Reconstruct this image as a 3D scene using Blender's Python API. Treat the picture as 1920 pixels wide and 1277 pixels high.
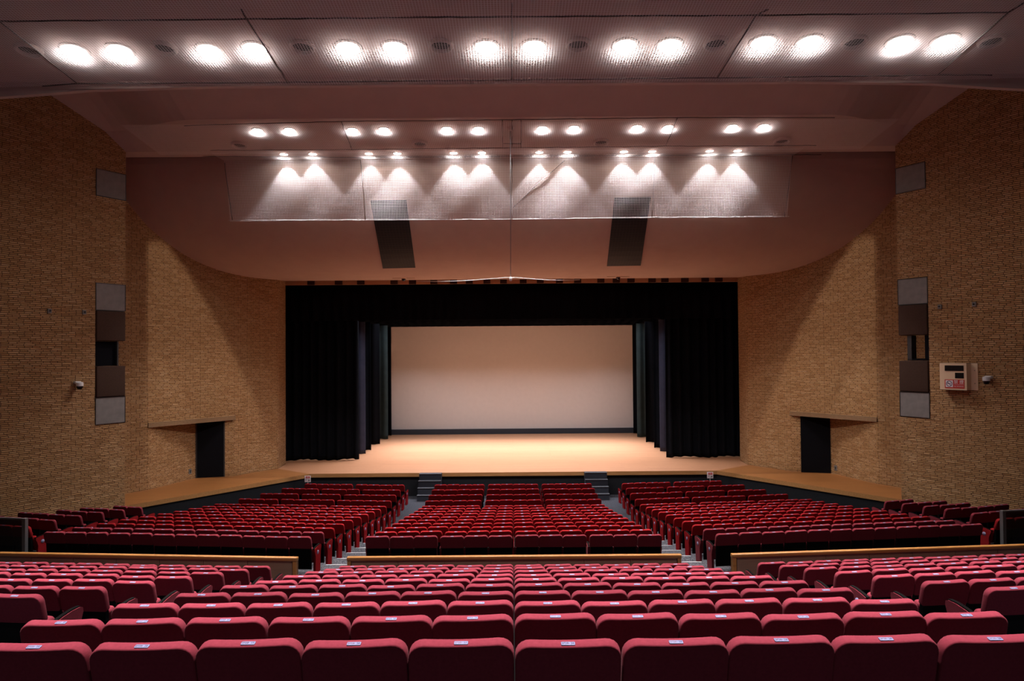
import bpy, math, random
from mathutils import Vector, Matrix
R = math.radians
random.seed(7)
for o in list(bpy.data.objects):
    bpy.data.objects.remove(o)
S = bpy.context.scene
COL = S.collection
H = 6.09                      # eye height above the flat floor in front of the stage

# ------------------------------------------------------------------ camera, world, exposure, big lights
F = 1280.0
PITCH, ROLL = R(1.05), R(-0.45)
cam_d = bpy.data.cameras.new('camera'); cam = bpy.data.objects.new('camera', cam_d); COL.objects.link(cam)
cam_d.sensor_width = 36.0; cam_d.lens = 24.0; cam_d.clip_start = 0.05; cam_d.clip_end = 300
CAM_M = Matrix.Translation((0, 0, H)) @ Matrix.Rotation(R(90) + PITCH, 4, 'X') @ Matrix.Rotation(ROLL, 4, 'Z')
cam.matrix_world = CAM_M
S.camera = cam
S.view_settings.view_transform = 'Standard'; S.view_settings.look = 'None'
S.view_settings.gamma = 1.0; S.view_settings.use_curve_mapping = False
S.view_settings.exposure = 0.0
W = bpy.data.worlds.new('world'); S.world = W; W.use_nodes = True
W.node_tree.nodes['Background'].inputs[0].default_value = (0.9, 0.8, 0.75, 1)
W.node_tree.nodes['Background'].inputs[1].default_value = 0.0

P_HOUSE = 2600.0     # ceiling downlights of the house (W each)
P_SLOT = 1350.0      # row in the slot in front of the cove
P_STAGE = 530.0     # border lights above the stage
P_SIDE = 3500.0     # added unseen spots that wash the side walls
HOUSE_COL = (1.0, 0.86, 0.78)
STAGE_COL = (1.0, 1.01, 1.12)
P_NEAR = 3500.0     # the rows of house downlights above the upper tier

def area(name, loc, size, power, color, rot=(0, 0, 0), spread=180):
    d = bpy.data.lights.new(name, 'AREA'); d.shape = 'RECTANGLE'; d.size, d.size_y = size
    d.energy = power; d.color = color; d.spread = R(spread)
    o = bpy.data.objects.new(name, d); COL.objects.link(o); o.location = loc; o.rotation_euler = rot
    return o
def spot(name, loc, power, cone, color, rot=(0, 0, 0), blend=0.4, rad=0.08):
    d = bpy.data.lights.new(name, 'SPOT'); d.energy = power; d.spot_size = R(cone); d.spot_blend = blend
    d.color = color; d.shadow_soft_size = rad
    o = bpy.data.objects.new(name, d); COL.objects.link(o); o.location = loc; o.rotation_euler = rot
    return o
for k, (yy, pw, an) in enumerate([(33.7, 1.5, -13), (35.6, 0.75, -3), (38.2, 0.8, -1), (39.9, 0.75, -5)]):
    area('border_light', (0, yy, H + 2.9), (15, 0.25), P_STAGE * pw, STAGE_COL, (R(an), 0, 0), 92 if k in (0, 3) else 46)
# downlights further back in the hall, above and behind the picture's top edge
for yy in (4.1, 7.4, 10.7):
    for i in range(14):
        spot('house_downlight_beam', ((i - 6.5) * 1.62, yy, H + 6.75), P_NEAR, 42, (1.0, 0.93, 0.92), (R(-4), 0, 0), 0.7, 0.10)
# added unseen spots above the front ceiling lip, each masked to the brick wall beside the stage on the far side
ADDED_SPOTS = []
for sx in (-1, 1):
    lp_ = Vector((-sx * 2.0, 16.75, H + 7.50))
    ADDED_SPOTS.append((sx, lp_)); tgt = Vector((sx * 12.3, 27.5, H - 0.3))
    o = spot('added_wash_beam', lp_, P_SIDE, 60, HOUSE_COL, blend=0.1, rad=0.0025)
    o.rotation_euler = (tgt - lp_).to_track_quat('-Z', 'Y').to_euler()

# ------------------------------------------------------------------ picture measurements -> world
def ray(px, py):
    v = Vector(((px - 960) / F, (638.5 - py) / F, -1.0))
    return (CAM_M.to_3x3() @ v)
def at_depth(px, py, d):
    v = ray(px, py); return Vector((0, 0, H)) + v * (d / v.y)
def at_z(px, py, z):
    v = ray(px, py); return Vector((0, 0, H)) + v * ((z - H) / v.z)
def at_plane(px, py, p0, n):
    v = ray(px, py); o = Vector((0, 0, H)); p0 = Vector(p0); n = Vector(n)
    return o + v * ((p0 - o).dot(n) / v.dot(n))

# ------------------------------------------------------------------ materials
def new_mat(name):
    m = bpy.data.materials.new(name); m.use_nodes = True
    nt = m.node_tree; b = nt.nodes['Principled BSDF']
    return m, nt, b
def N(nt, t, **kw):
    n = nt.nodes.new(t)
    for k, v in kw.items():
        if k in n.inputs: n.inputs[k].default_value = v
        else: setattr(n, k, v)
    return n
def L(nt, a, ao, b, bi): nt.links.new(a.outputs[ao], b.inputs[bi])
def ramp(nt, stops):
    r = nt.nodes.new('ShaderNodeValToRGB'); e = r.color_ramp.elements
    e[0].position, e[0].color = stops[0][0], (*stops[0][1], 1)
    e[1].position, e[1].color = stops[-1][0], (*stops[-1][1], 1)
    for p, c in stops[1:-1]:
        q = e.new(p); q.color = (*c, 1)
    return r
def plain(name, col, rough=0.6, metal=0.0, noise=0.0, scale=20.0, bump=0.0, sheen=0.0, coat=0.0, spec=0.5):
    m, nt, b = new_mat(name)
    b.inputs['Roughness'].default_value = rough; b.inputs['Metallic'].default_value = metal
    b.inputs['Specular IOR Level'].default_value = spec
    b.inputs['Sheen Weight'].default_value = sheen
    b.inputs['Coat Weight'].default_value = coat
    tc = N(nt, 'ShaderNodeTexCoord')
    no = N(nt, 'ShaderNodeTexNoise', Scale=scale, Detail=4.0)
    L(nt, tc, 'Object', no, 'Vector')
    lo = tuple(max(0, c * (1 - noise)) for c in col); hi = tuple(min(1, c * (1 + noise)) for c in col)
    r = ramp(nt, [(0.3, lo), (0.7, hi)])
    L(nt, no, 'Fac', r, 'Fac'); L(nt, r, 'Color', b, 'Base Color')
    if bump:
        bp = N(nt, 'ShaderNodeBump', Strength=bump, Distance=0.01)
        L(nt, no, 'Fac', bp, 'Height'); L(nt, bp, 'Normal', b, 'Normal')
    return m

def brick_mat(name):
    m, nt, b = new_mat(name)
    uv = N(nt, 'ShaderNodeUVMap')
    # wobble so that courses look hand split
    nz = N(nt, 'ShaderNodeTexNoise', Scale=1.6, Detail=2.0)
    L(nt, uv, 'UV', nz, 'Vector')
    mad = N(nt, 'ShaderNodeVectorMath', operation='MULTIPLY_ADD')
    mad.inputs[1].default_value = (0.14, 0.040, 0); L(nt, nz, 'Color', mad, 0); L(nt, uv, 'UV', mad, 2)
    br = nt.nodes.new('ShaderNodeTexBrick'); br.offset = 0.43; br.offset_frequency = 3; br.squash = 0.7; br.squash_frequency = 2
    br.inputs['Color1'].default_value = (0, 0, 0, 1); br.inputs['Color2'].default_value = (1, 1, 1, 1)
    br.inputs['Mortar'].default_value = (0, 0, 0, 1)
    br.inputs['Scale'].default_value = 1.0; br.inputs['Mortar Size'].default_value = 0.010
    br.inputs['Mortar Smooth'].default_value = 0.7; br.inputs['Brick Width'].default_value = 0.30; br.inputs['Row Height'].default_value = 0.058
    L(nt, mad, 'Vector', br, 'Vector')
    mp = N(nt, 'ShaderNodeMapping'); mp.inputs['Scale'].default_value = (2.0, 13.0, 1.0); L(nt, uv, 'UV', mp, 'Vector')
    n2 = N(nt, 'ShaderNodeTexNoise', Scale=1.0, Detail=5.0, Roughness=0.65); L(nt, mp, 'Vector', n2, 'Vector')
    add = N(nt, 'ShaderNodeMath', operation='MULTIPLY_ADD'); add.inputs[1].default_value = 0.38
    L(nt, br, 'Color', add, 0); L(nt, n2, 'Fac', add, 2)
    cr = ramp(nt, [(0.22, (0.25, 0.122, 0.045)), (0.48, (0.42, 0.22, 0.083)), (0.72, (0.52, 0.295, 0.125)), (0.95, (0.58, 0.36, 0.18))])
    L(nt, add, 'Value', cr, 'Fac')
    mix = N(nt, 'ShaderNodeMix', data_type='RGBA'); mix.inputs['B'].default_value = (0.085, 0.042, 0.02, 1)  # joint colour also carries the shadow lines under each course
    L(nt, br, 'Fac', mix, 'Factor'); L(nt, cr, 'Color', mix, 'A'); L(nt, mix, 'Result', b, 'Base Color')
    hs = N(nt, 'ShaderNodeMath', operation='SUBTRACT'); L(nt, add, 'Value', hs, 0); L(nt, br, 'Fac', hs, 1)
    bp = N(nt, 'ShaderNodeBump', Strength=1.0, Distance=0.06); L(nt, hs, 'Value', bp, 'Height')
    L(nt, bp, 'Normal', b, 'Normal'); b.inputs['Roughness'].default_value = 0.9
    return m
def plank_mat(name, c1, c2, width, length, rough, along='x', seam=(0.12, 0.06, 0.03)):
    m, nt, b = new_mat(name)
    tc = N(nt, 'ShaderNodeTexCoord')
    mp = N(nt, 'ShaderNodeMapping')
    if along == 'y': mp.inputs['Rotation'].default_value = (0, 0, R(90))
    L(nt, tc, 'Object', mp, 'Vector')
    br = nt.nodes.new('ShaderNodeTexBrick'); br.offset = 0.37; br.offset_frequency = 2
    br.inputs['Color1'].default_value = (*c1, 1); br.inputs['Color2'].default_value = (*c2, 1)
    br.inputs['Mortar'].default_value = (*seam, 1); br.inputs['Scale'].default_value = 1.0
    br.inputs['Mortar Size'].default_value = 0.002; br.inputs['Brick Width'].default_value = length; br.inputs['Row Height'].default_value = width
    L(nt, mp, 'Vector', br, 'Vector')
    m2 = N(nt, 'ShaderNodeMapping'); m2.inputs['Scale'].default_value = (1.2, 30, 30); L(nt, mp, 'Vector', m2, 'Vector')
    no = N(nt, 'ShaderNodeTexNoise', Scale=1.0, Detail=4.0); L(nt, m2, 'Vector', no, 'Vector')
    mx = N(nt, 'ShaderNodeMix', data_type='RGBA', blend_type='MULTIPLY'); mx.inputs['Factor'].default_value = 0.35
    L(nt, br, 'Color', mx, 'A')
    r = ramp(nt, [(0.3, (0.55, 0.5, 0.45)), (0.7, (1, 1, 1))]); L(nt, no, 'Fac', r, 'Fac'); L(nt, r, 'Color', mx, 'B')
    L(nt, mx, 'Result', b, 'Base Color'); b.inputs['Roughness'].default_value = rough
    return m
def wood_mat(name, c1, c2, rough=0.45):
    m, nt, b = new_mat(name)
    tc = N(nt, 'ShaderNodeTexCoord'); mp = N(nt, 'ShaderNodeMapping'); mp.inputs['Scale'].default_value = (1.5, 25, 25)
    L(nt, tc, 'Object', mp, 'Vector'); no = N(nt, 'ShaderNodeTexNoise', Scale=1.0, Detail=5.0); L(nt, mp, 'Vector', no, 'Vector')
    r = ramp(nt, [(0.3, c1), (0.7, c2)]); L(nt, no, 'Fac', r, 'Fac'); L(nt, r, 'Color', b, 'Base Color')
    b.inputs['Roughness'].default_value = rough
    return m
def grid_mat(name, col, cell, strand, solid=False, hole=(0, 0, 0)):
    """A woven grid: strands of the given width, open between them (or backed by a hole colour)."""
    m, nt, b = new_mat(name)
    uv = N(nt, 'ShaderNodeUVMap'); sp = N(nt, 'ShaderNodeSeparateXYZ'); L(nt, uv, 'UV', sp, 0)
    vals = []
    for ax in ('X', 'Y'):
        fr = N(nt, 'ShaderNodeMath', operation='PINGPONG'); fr.inputs[1].default_value = cell / 2; L(nt, sp, ax, fr, 0)
        lt = N(nt, 'ShaderNodeMath', operation='LESS_THAN'); lt.inputs[1].default_value = strand / 2; L(nt, fr, 0, lt, 0)
        vals.append(lt)
    mx = N(nt, 'ShaderNodeMath', operation='MAXIMUM'); L(nt, vals[0], 0, mx, 0); L(nt, vals[1], 0, mx, 1)
    b.inputs['Roughness'].default_value = 0.7
    if solid:
        mc = N(nt, 'ShaderNodeMix', data_type='RGBA'); mc.inputs['A'].default_value = (*hole, 1); mc.inputs['B'].default_value = (*col, 1)
        L(nt, mx, 0, mc, 'Factor'); L(nt, mc, 'Result', b, 'Base Color')
    else:
        # thin cord: lets part of the light through to the far side, open between the strands
        df = N(nt, 'ShaderNodeBsdfDiffuse', Color=(*col, 1)); tl = N(nt, 'ShaderNodeBsdfTranslucent', Color=(*col, 1)); tr = N(nt, 'ShaderNodeBsdfTransparent')
        m1 = N(nt, 'ShaderNodeMixShader'); m1.inputs[0].default_value = 0.45; nt.links.new(df.outputs[0], m1.inputs[1]); nt.links.new(tl.outputs[0], m1.inputs[2])
        m2 = N(nt, 'ShaderNodeMixShader'); nt.links.new(mx.outputs[0], m2.inputs[0]); nt.links.new(tr.outputs[0], m2.inputs[1]); nt.links.new(m1.outputs[0], m2.inputs[2])
        nt.links.new(m2.outputs[0], nt.nodes['Material Output'].inputs['Surface'])
    return m
def emit_mat(name, col, strength):
    m, nt, b = new_mat(name)
    b.inputs['Base Color'].default_value = (*col, 1)
    b.inputs['Emission Color'].default_value = (*col, 1); b.inputs['Emission Strength'].default_value = strength
    return m
def carpet_mat(name):
    m, nt, b = new_mat(name)
    tc = N(nt, 'ShaderNodeTexCoord')
    no = N(nt, 'ShaderNodeTexNoise', Scale=38.0, Detail=3.0); L(nt, tc, 'Object', no, 'Vector')
    r = ramp(nt, [(0.35, (0.014, 0.015, 0.019)), (0.5, (0.034, 0.037, 0.047)), (0.68, (0.10, 0.103, 0.12))]); L(nt, no, 'Fac', r, 'Fac')
    L(nt, r, 'Color', b, 'Base Color'); b.inputs['Roughness'].default_value = 1.0; b.inputs['Specular IOR Level'].default_value = 0.1
    return m

M = dict(
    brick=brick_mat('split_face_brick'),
    ceil=plain('ceiling_plaster', (0.50, 0.385, 0.345), 0.85, noise=0.03, scale=2, spec=0.2),
    cove=plain('cove_plaster', (0.50, 0.36, 0.29), 0.8, noise=0.03, scale=2, spec=0.2),
    header=plain('header_plaster_warm_lit', (0.62, 0.36, 0.19), 0.8, noise=0.03, scale=2),  # warm light on the header strip is put into this orange tone
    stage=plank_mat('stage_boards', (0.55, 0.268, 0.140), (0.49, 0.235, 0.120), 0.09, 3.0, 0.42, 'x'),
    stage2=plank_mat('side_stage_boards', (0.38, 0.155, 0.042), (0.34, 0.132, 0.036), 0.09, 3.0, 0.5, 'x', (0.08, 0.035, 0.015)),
    lip=wood_mat('stage_edge_wood', (0.36, 0.18, 0.06), (0.46, 0.24, 0.09)),
    black=plain('matt_black', (0.012, 0.013, 0.016), 0.8, noise=0.1, spec=0.15),
    blackwall=plain('stage_black', (0.006, 0.006, 0.008), 0.9, spec=0.05),
    carpet=carpet_mat('speckled_grey_carpet'),
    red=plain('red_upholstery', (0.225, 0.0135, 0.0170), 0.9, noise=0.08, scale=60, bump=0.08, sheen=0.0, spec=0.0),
    red2=plain('red_upholstery_lit_pink', (0.160, 0.0245, 0.0365), 0.9, noise=0.08, scale=60, bump=0.08, sheen=0.02, spec=0.0),  # the upper tier's pinkish sheen is put into this base colour
    shell=plain('black_seat_shell', (0.0035, 0.0035, 0.004), 0.7, spec=0.05),
    pad=plain('black_arm_pad', (0.004, 0.0035, 0.0035), 0.9, spec=0.02),
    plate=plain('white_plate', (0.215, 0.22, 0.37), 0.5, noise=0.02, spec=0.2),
    plate2=plain('white_plate_dimmed', (0.155, 0.16, 0.27), 0.5, noise=0.02, spec=0.2),  # copy of the plate, darkened against the stronger lamps over the upper tier
    ink=plain('grey_blue_ink', (0.035, 0.045, 0.12), 0.6),
    inkred=plain('faded_red_ink', (0.15, 0.07, 0.11), 0.6),
    cap=wood_mat('barrier_cap_wood', (0.26, 0.115, 0.03), (0.36, 0.17, 0.05), 0.35),
    panel=wood_mat('barrier_panel', (0.17, 0.105, 0.070), (0.195, 0.122, 0.080), 0.55),
    curtain=plain('black_velour', (0.0045, 0.0055, 0.008), 0.95, noise=0.15, scale=3, spec=0.05),
    navy=plain('navy_velour', (0.036, 0.040, 0.066), 0.9, noise=0.1, scale=3, spec=0.1),
    teal=plain('dark_teal_velour', (0.036, 0.058, 0.062), 0.9, noise=0.1, scale=3, spec=0.1),
    screen=plain('screen_cloth', (0.80, 0.76, 0.72), 0.9, noise=0.015, scale=4, spec=0.1),
    base=plain('dark_baseboard', (0.035, 0.045, 0.06), 0.6),
    lintel=wood_mat('brown_lintel', (0.20, 0.115, 0.055), (0.25, 0.15, 0.075), 0.6),
    concrete=plain('grey_board', (0.20, 0.185, 0.175), 0.8, noise=0.12, scale=5),
    cloth=plain('brown_speaker_cloth', (0.060, 0.035, 0.026), 0.95, noise=0.1, scale=30, spec=0.1),
    frame=plain('dark_metal', (0.03, 0.028, 0.028), 0.5),
    greymetal=plain('grey_metal', (0.20, 0.21, 0.23), 0.4, metal=0.6),
    white=plain('white_plastic', (0.72, 0.70, 0.72), 0.4),
    smoke=plain('black_dome', (0.01, 0.01, 0.012), 0.15),
    cream=plain('cream_painted_metal', (0.74, 0.55, 0.37), 0.5),
    signred=plain('sign_red', (0.52, 0.03, 0.02), 0.5),
    signwhite=plain('sign_white', (0.80, 0.74, 0.76), 0.5),
    signblue=plain('sign_dark', (0.12, 0.08, 0.16), 0.5),
    rope=plain('net_rope', (0.085, 0.066, 0.06), 0.8, noise=0.4, scale=6),
    rope_pale=plain('pale_net_rope', (0.5, 0.48, 0.49), 0.8, noise=0.2, scale=6),
    net=grid_mat('white_net', (0.80, 0.78, 0.80), 0.060, 0.0115),
    net2=grid_mat('thin_white_net', (0.80, 0.78, 0.80), 0.060, 0.0095),
    vent=grid_mat('vent_grille', (0.055, 0.042, 0.035), 0.022, 0.005, True, (0.012, 0.009, 0.008)),
    grille=grid_mat('black_perforated_grille', (0.016, 0.012, 0.011), 0.12, 0.02, True, (0.004, 0.003, 0.003)),
    trimring=plain('fixture_ring', (0.62, 0.51, 0.46), 0.5),
    lens=emit_mat('lamp_glass', (1.0, 0.93, 0.89), 80.0),
    lens2=emit_mat('lamp_glass_small', (1.0, 0.93, 0.89), 130.0),
    steel=plain('pale_nosing', (0.42, 0.42, 0.45), 0.4),
    steps=plain('step_charcoal', (0.011, 0.014, 0.024), 0.7),
)
def glass_mat():
    m, nt, b = new_mat('tinted_glass')
    b.inputs['Base Color'].default_value = (0.02, 0.02, 0.025, 1); b.inputs['Roughness'].default_value = 0.05
    b.inputs['Alpha'].default_value = 0.55
    return m
M['tint'] = glass_mat()

# ------------------------------------------------------------------ mesh builder
class MB:
    def __init__(s): s.v = []; s.f = []; s.m = []; s.uv = []; s.sm = []
    def quad(s, pts, mat=0, uv=None, smooth=False):
        i = len(s.v); s.v += [tuple(p) for p in pts]
        s.f.append(tuple(range(i, i + len(pts)))); s.m.append(mat); s.sm.append(smooth)
        s.uv.append(uv if uv else [(0, 0)] * len(pts))
    def box(s, x0, x1, y0, y1, z0, z1, mat=0, X=None):
        c = [Vector((x, y, z)) for x in (x0, x1) for y in (y0, y1) for z in (z0, z1)]
        if X is not None: c = [X @ q for q in c]
        i = len(s.v); s.v += [tuple(q) for q in c]
        for q in ((0, 1, 3, 2), (4, 6, 7, 5), (0, 4, 5, 1), (2, 3, 7, 6), (0, 2, 6, 4), (1, 5, 7, 3)):
            s.f.append(tuple(i + k for k in q)); s.m.append(mat); s.sm.append(False); s.uv.append([(0, 0)] * 4)
    def rbox(s, c, size, rad, n=3, mat=0, X=None, fn=None):
        """box with rounded edges; rad may differ per axis; fn reshapes the points"""
        hx, hy, hz = [q / 2 for q in size]; rx, ry, rz = rad
        inn = (hx - rx, hy - ry, hz - rz); idx = {}
        ang = [(-1 + 2 * k / (2 * n + 1)) for k in range(2 * n + 2)]
        def put(d):
            key = tuple(round(q, 5) for q in d)
            if key in idx: return idx[key]
            v = Vector(d)
            sg = [(-1 if q < 0 else 1) for q in d]
            cube = Vector([sg[k] * max(0.0, (abs(d[k]) - 1.0 / (2 * n + 1)) / (1 - 1.0 / (2 * n + 1))) for k in range(3)])
            u = cube.copy()
            # map to sphere octant
            x2, y2, z2 = u.x * u.x, u.y * u.y, u.z * u.z
            sp = Vector((u.x * math.sqrt(max(0, 1 - y2 / 2 - z2 / 2 + y2 * z2 / 3)), u.y * math.sqrt(max(0, 1 - x2 / 2 - z2 / 2 + x2 * z2 / 3)), u.z * math.sqrt(max(0, 1 - x2 / 2 - y2 / 2 + x2 * y2 / 3))))
            p = Vector((sg[0] * inn[0] + sp.x * rx, sg[1] * inn[1] + sp.y * ry, sg[2] * inn[2] + sp.z * rz))
            if fn: p = fn(p)
            p = p + Vector(c)
            if X is not None: p = X @ p
            idx[key] = len(s.v); s.v.append(tuple(p)); return idx[key]
        for a in range(3):
            b, e = (a + 1) % 3, (a + 2) % 3
            for sgn in (-1, 1):
                for i in range(2 * n + 1):
                    for j in range(2 * n + 1):
                        q = []
                        for (ii, jj) in ((i, j), (i + 1, j), (i + 1, j + 1), (i, j + 1)):
                            d = [0, 0, 0]; d[a] = sgn; d[b] = ang[ii]; d[e] = ang[jj]; q.append(put(d))
                        if sgn < 0: q.reverse()
                        s.f.append(tuple(q)); s.m.append(mat); s.sm.append(True); s.uv.append([(0, 0)] * 4)
    def prism(s, prof, x0, x1, mat=0, X=None, smooth=False):
        """profile in (y, z), extruded along x"""
        n = len(prof); i = len(s.v)
        pts = [Vector((x0, y, z)) for y, z in prof] + [Vector((x1, y, z)) for y, z in prof]
        if X is not None: pts = [X @ q for q in pts]
        s.v += [tuple(q) for q in pts]
        for k in range(n):
            s.f.append((i + k, i + (k + 1) % n, i + n + (k + 1) % n, i + n + k)); s.m.append(mat); s.sm.append(smooth); s.uv.append([(0, 0)] * 4)
        s.f.append(tuple(i + k for k in reversed(range(n)))); s.m.append(mat); s.sm.append(False); s.uv.append([(0, 0)] * n)
        s.f.append(tuple(i + n + k for k in range(n))); s.m.append(mat); s.sm.append(False); s.uv.append([(0, 0)] * n)
    def lathe(s, prof, seg=24, mat=0, X=None, smooth=True, uvs=False):
        """profile (r, z) turned about z; r=0 ends close"""
        i = len(s.v); n = len(prof)
        for k in range(seg):
            a = 2 * math.pi * k / seg
            for r, z in prof:
                p = Vector((r * math.cos(a), r * math.sin(a), z)); p = X @ p if X is not None else p
                s.v.append(tuple(p))
        for k in range(seg):
            for j in range(n - 1):
                k2 = (k + 1) % seg
                s.f.append((i + k * n + j, i + k2 * n + j, i + k2 * n + j + 1, i + k * n + j + 1)); s.m.append(mat); s.sm.append(smooth)
                def u(kk, jj):
                    a = 2 * math.pi * kk / seg; return (prof[jj][0] * math.cos(a), prof[jj][0] * math.sin(a))
                s.uv.append([u(k, j), u(k2, j), u(k2, j + 1), u(k, j + 1)])
    def tube(s, pts, r, seg=6, mat=0):
        pts = [Vector(p) for p in pts]; i = len(s.v); n = len(pts)
        for k, p in enumerate(pts):
            t = (pts[min(k + 1, n - 1)] - pts[max(k - 1, 0)]).normalized()
            a = t.orthogonal().normalized() if abs(t.z) > 0.9 else t.cross(Vector((0, 0, 1))).normalized()
            b = t.cross(a)
            for q in range(seg):
                w = 2 * math.pi * q / seg; s.v.append(tuple(p + (a * math.cos(w) + b * math.sin(w)) * r))
        for k in range(n - 1):
            for q in range(seg):
                q2 = (q + 1) % seg
                s.f.append((i + k * seg + q, i + k * seg + q2, i + (k + 1) * seg + q2, i + (k + 1) * seg + q)); s.m.append(mat); s.sm.append(True); s.uv.append([(0, 0)] * 4)
        s.f.append(tuple(i + q for q in reversed(range(seg)))); s.m.append(mat); s.sm.append(False); s.uv.append([(0, 0)] * seg)
        s.f.append(tuple(i + (n - 1) * seg + q for q in range(seg))); s.m.append(mat); s.sm.append(False); s.uv.append([(0, 0)] * seg)
    def mesh(s, name, mats):
        me = bpy.data.meshes.new(name); me.from_pydata(s.v, [], s.f)
        for m in (mats if isinstance(mats, (list, tuple)) else [mats]): me.materials.append(m)
        me.polygons.foreach_set('material_index', s.m); me.polygons.foreach_set('use_smooth', s.sm)
        ul = me.uv_layers.new(name='UVMap')
        ul.data.foreach_set('uv', [c for f in s.uv for p in f for c in p])
        me.update(); return me
    def build(s, name, mats, parent=None, loc=None, rz=0.0):
        o = bpy.data.objects.new(name, s.mesh(name, mats)); COL.objects.link(o)
        if parent is not None: o.parent = parent
        if loc is not None: o.location = loc
        o.rotation_euler.z = rz
        return o
def tag(o, label=None, cat=None, group=None, kind=None):
    if label: o['label'] = label
    if cat: o['category'] = cat
    if group: o['group'] = group
    if kind: o['kind'] = kind
    return o
def empty(name, loc, rz=0.0):
    o = bpy.data.objects.new(name, None); COL.objects.link(o); o.location = loc; o.rotation_euler.z = rz
    o.empty_display_size = 0.1
    return o
def structure(o, label=None): return tag(o, label, None, None, 'structure')
def copy_tree(o, parent=None):
    c = o.copy(); COL.objects.link(c); c.parent = parent
    for ch in list(o.children): copy_tree(ch, c)
    return c
def text_mesh(body, size, mat, depth=0.001):
    cu = bpy.data.curves.new('t', 'FONT'); cu.body = body; cu.size = size; cu.align_x = 'CENTER'; cu.align_y = 'CENTER'; cu.extrude = depth; cu.resolution_u = 3
    ob = bpy.data.objects.new('t', cu); COL.objects.link(ob)
    dg = bpy.context.evaluated_depsgraph_get()
    me = bpy.data.meshes.new_from_object(ob.evaluated_get(dg)); bpy.data.objects.remove(ob)
    me.materials.clear(); me.materials.append(mat)
    return me
ORD = 'zeroth first second third fourth fifth sixth seventh eighth ninth tenth eleventh twelfth thirteenth fourteenth'.split()

# ------------------------------------------------------------------ floor (raked, in steps)
# seat rows: y of the top rear edge of the backs, floor height
SEAT_H = 0.85
NEAR = [(3.328 + 0.978 * k, H - 1.404 - 0.261 * k - SEAT_H) for k in range(10)]
MAIN_Z = [3.919, 4.070, 4.216, 4.366, 4.513, 4.657, 4.804, 4.949, 5.088, 5.222]
MAIN = [(14.71 + 0.972 * k, H - MAIN_Z[k] - SEAT_H) for k in range(10)] + [(14.71 + 0.972 * k, 0.0) for k in range(10, 14)]
TAN_N, TAN_M = math.tan(R(4.6)), math.tan(R(6.0))
INNER = 4.0
def fl_y(y, x, t): return y + max(0.0, abs(x) - INNER) * t
bounds = []       # (y of rear edge, z of tread, slope)
bounds.append((-6.0, NEAR[0][1] + 0.8, TAN_N)); bounds.append((0.2, NEAR[0][1] + 0.53, TAN_N)); bounds.append((1.2, NEAR[0][1] + 0.261, TAN_N))
for y, z in NEAR: bounds.append((y - 0.10, z, TAN_N))
bounds.append((13.22, MAIN[0][1], TAN_N))
for y, z in MAIN[1:10]: bounds.append((y - 0.10, z, TAN_M))
bounds.append((MAIN[10][0] - 0.10, 0.0, TAN_M))
fl = MB(); XS = [-26, -16, -INNER, INNER, 16, 26]
for k, (y, z, t) in enumerate(bounds):
    last = k == len(bounds) - 1
    for a, b in zip(XS[:-1], XS[1:]):
        if last: ya2 = yb2 = 31.0
        else:
            y2, _, t2 = bounds[k + 1]; ya2, yb2 = fl_y(y2, a, t2), fl_y(y2, b, t2)
        fl.quad([(a, fl_y(y, a, t), z), (b, fl_y(y, b, t), z), (b, yb2, z), (a, ya2, z)])
        if not last:
            z2 = bounds[k + 1][1]
            fl.quad([(a, ya2, z), (b, yb2, z), (b, yb2, z2), (a, ya2, z2)])
structure(fl.build('floor', M['carpet']))
ns = MB()
for k in range(14, len(bounds)):
    y, z, t = bounds[k]; zt = bounds[k - 1][1]
    if zt - z < 0.05: continue
    for sx in (-1, 1):
        xa, xb = sorted((sx * 3.22, sx * 4.26))
        ns.box(xa, xb, y - 0.018, y + 0.005, zt - 0.02, zt + 0.003)
structure(ns.build('trim_1', M['steel']))

# ------------------------------------------------------------------ brick walls
EX, EY = 13.2, 23.3                     # front corner of the big side walls
WD = Vector((-math.sin(R(29.7)), -math.cos(R(29.7)), 0))   # left wall, away from the stage
WN = Vector((math.cos(R(29.7)), -math.sin(R(29.7)), 0))    # into the hall
def wl(t, z, off=0.0, side=-1):
    """point on a side wall: t metres back from its front corner, off metres into the hall"""
    p = Vector((-EX, EY, 0)) + WD * t + WN * off
    return Vector((p.x if side < 0 else -p.x, p.y, z))
def wl_px(px, py, side=-1):
    if side < 0: p0 = Vector((-EX, EY, 0)); n = WN; d = WD
    else: p0 = Vector((EX, EY, 0)); n = Vector((-WN.x, WN.y, 0)); d = Vector((-WD.x, WD.y, 0))
    p = at_plane(px, py, p0, n)
    return ((p - p0).dot(d), p.z)
TOPZ = 17.5
TC = 1.0                                # width of the column of speakers in the wall
Z_SP = {}
for sd, xs in ((-1, 210), (1, 1710)):
    ys = (532, 583, 640, 686, 744, 794) if sd < 0 else (522, 571, 629, 676, 735, 782)
    Z_SP[sd] = [wl_px(xs, y, sd)[1] for y in ys]
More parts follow.
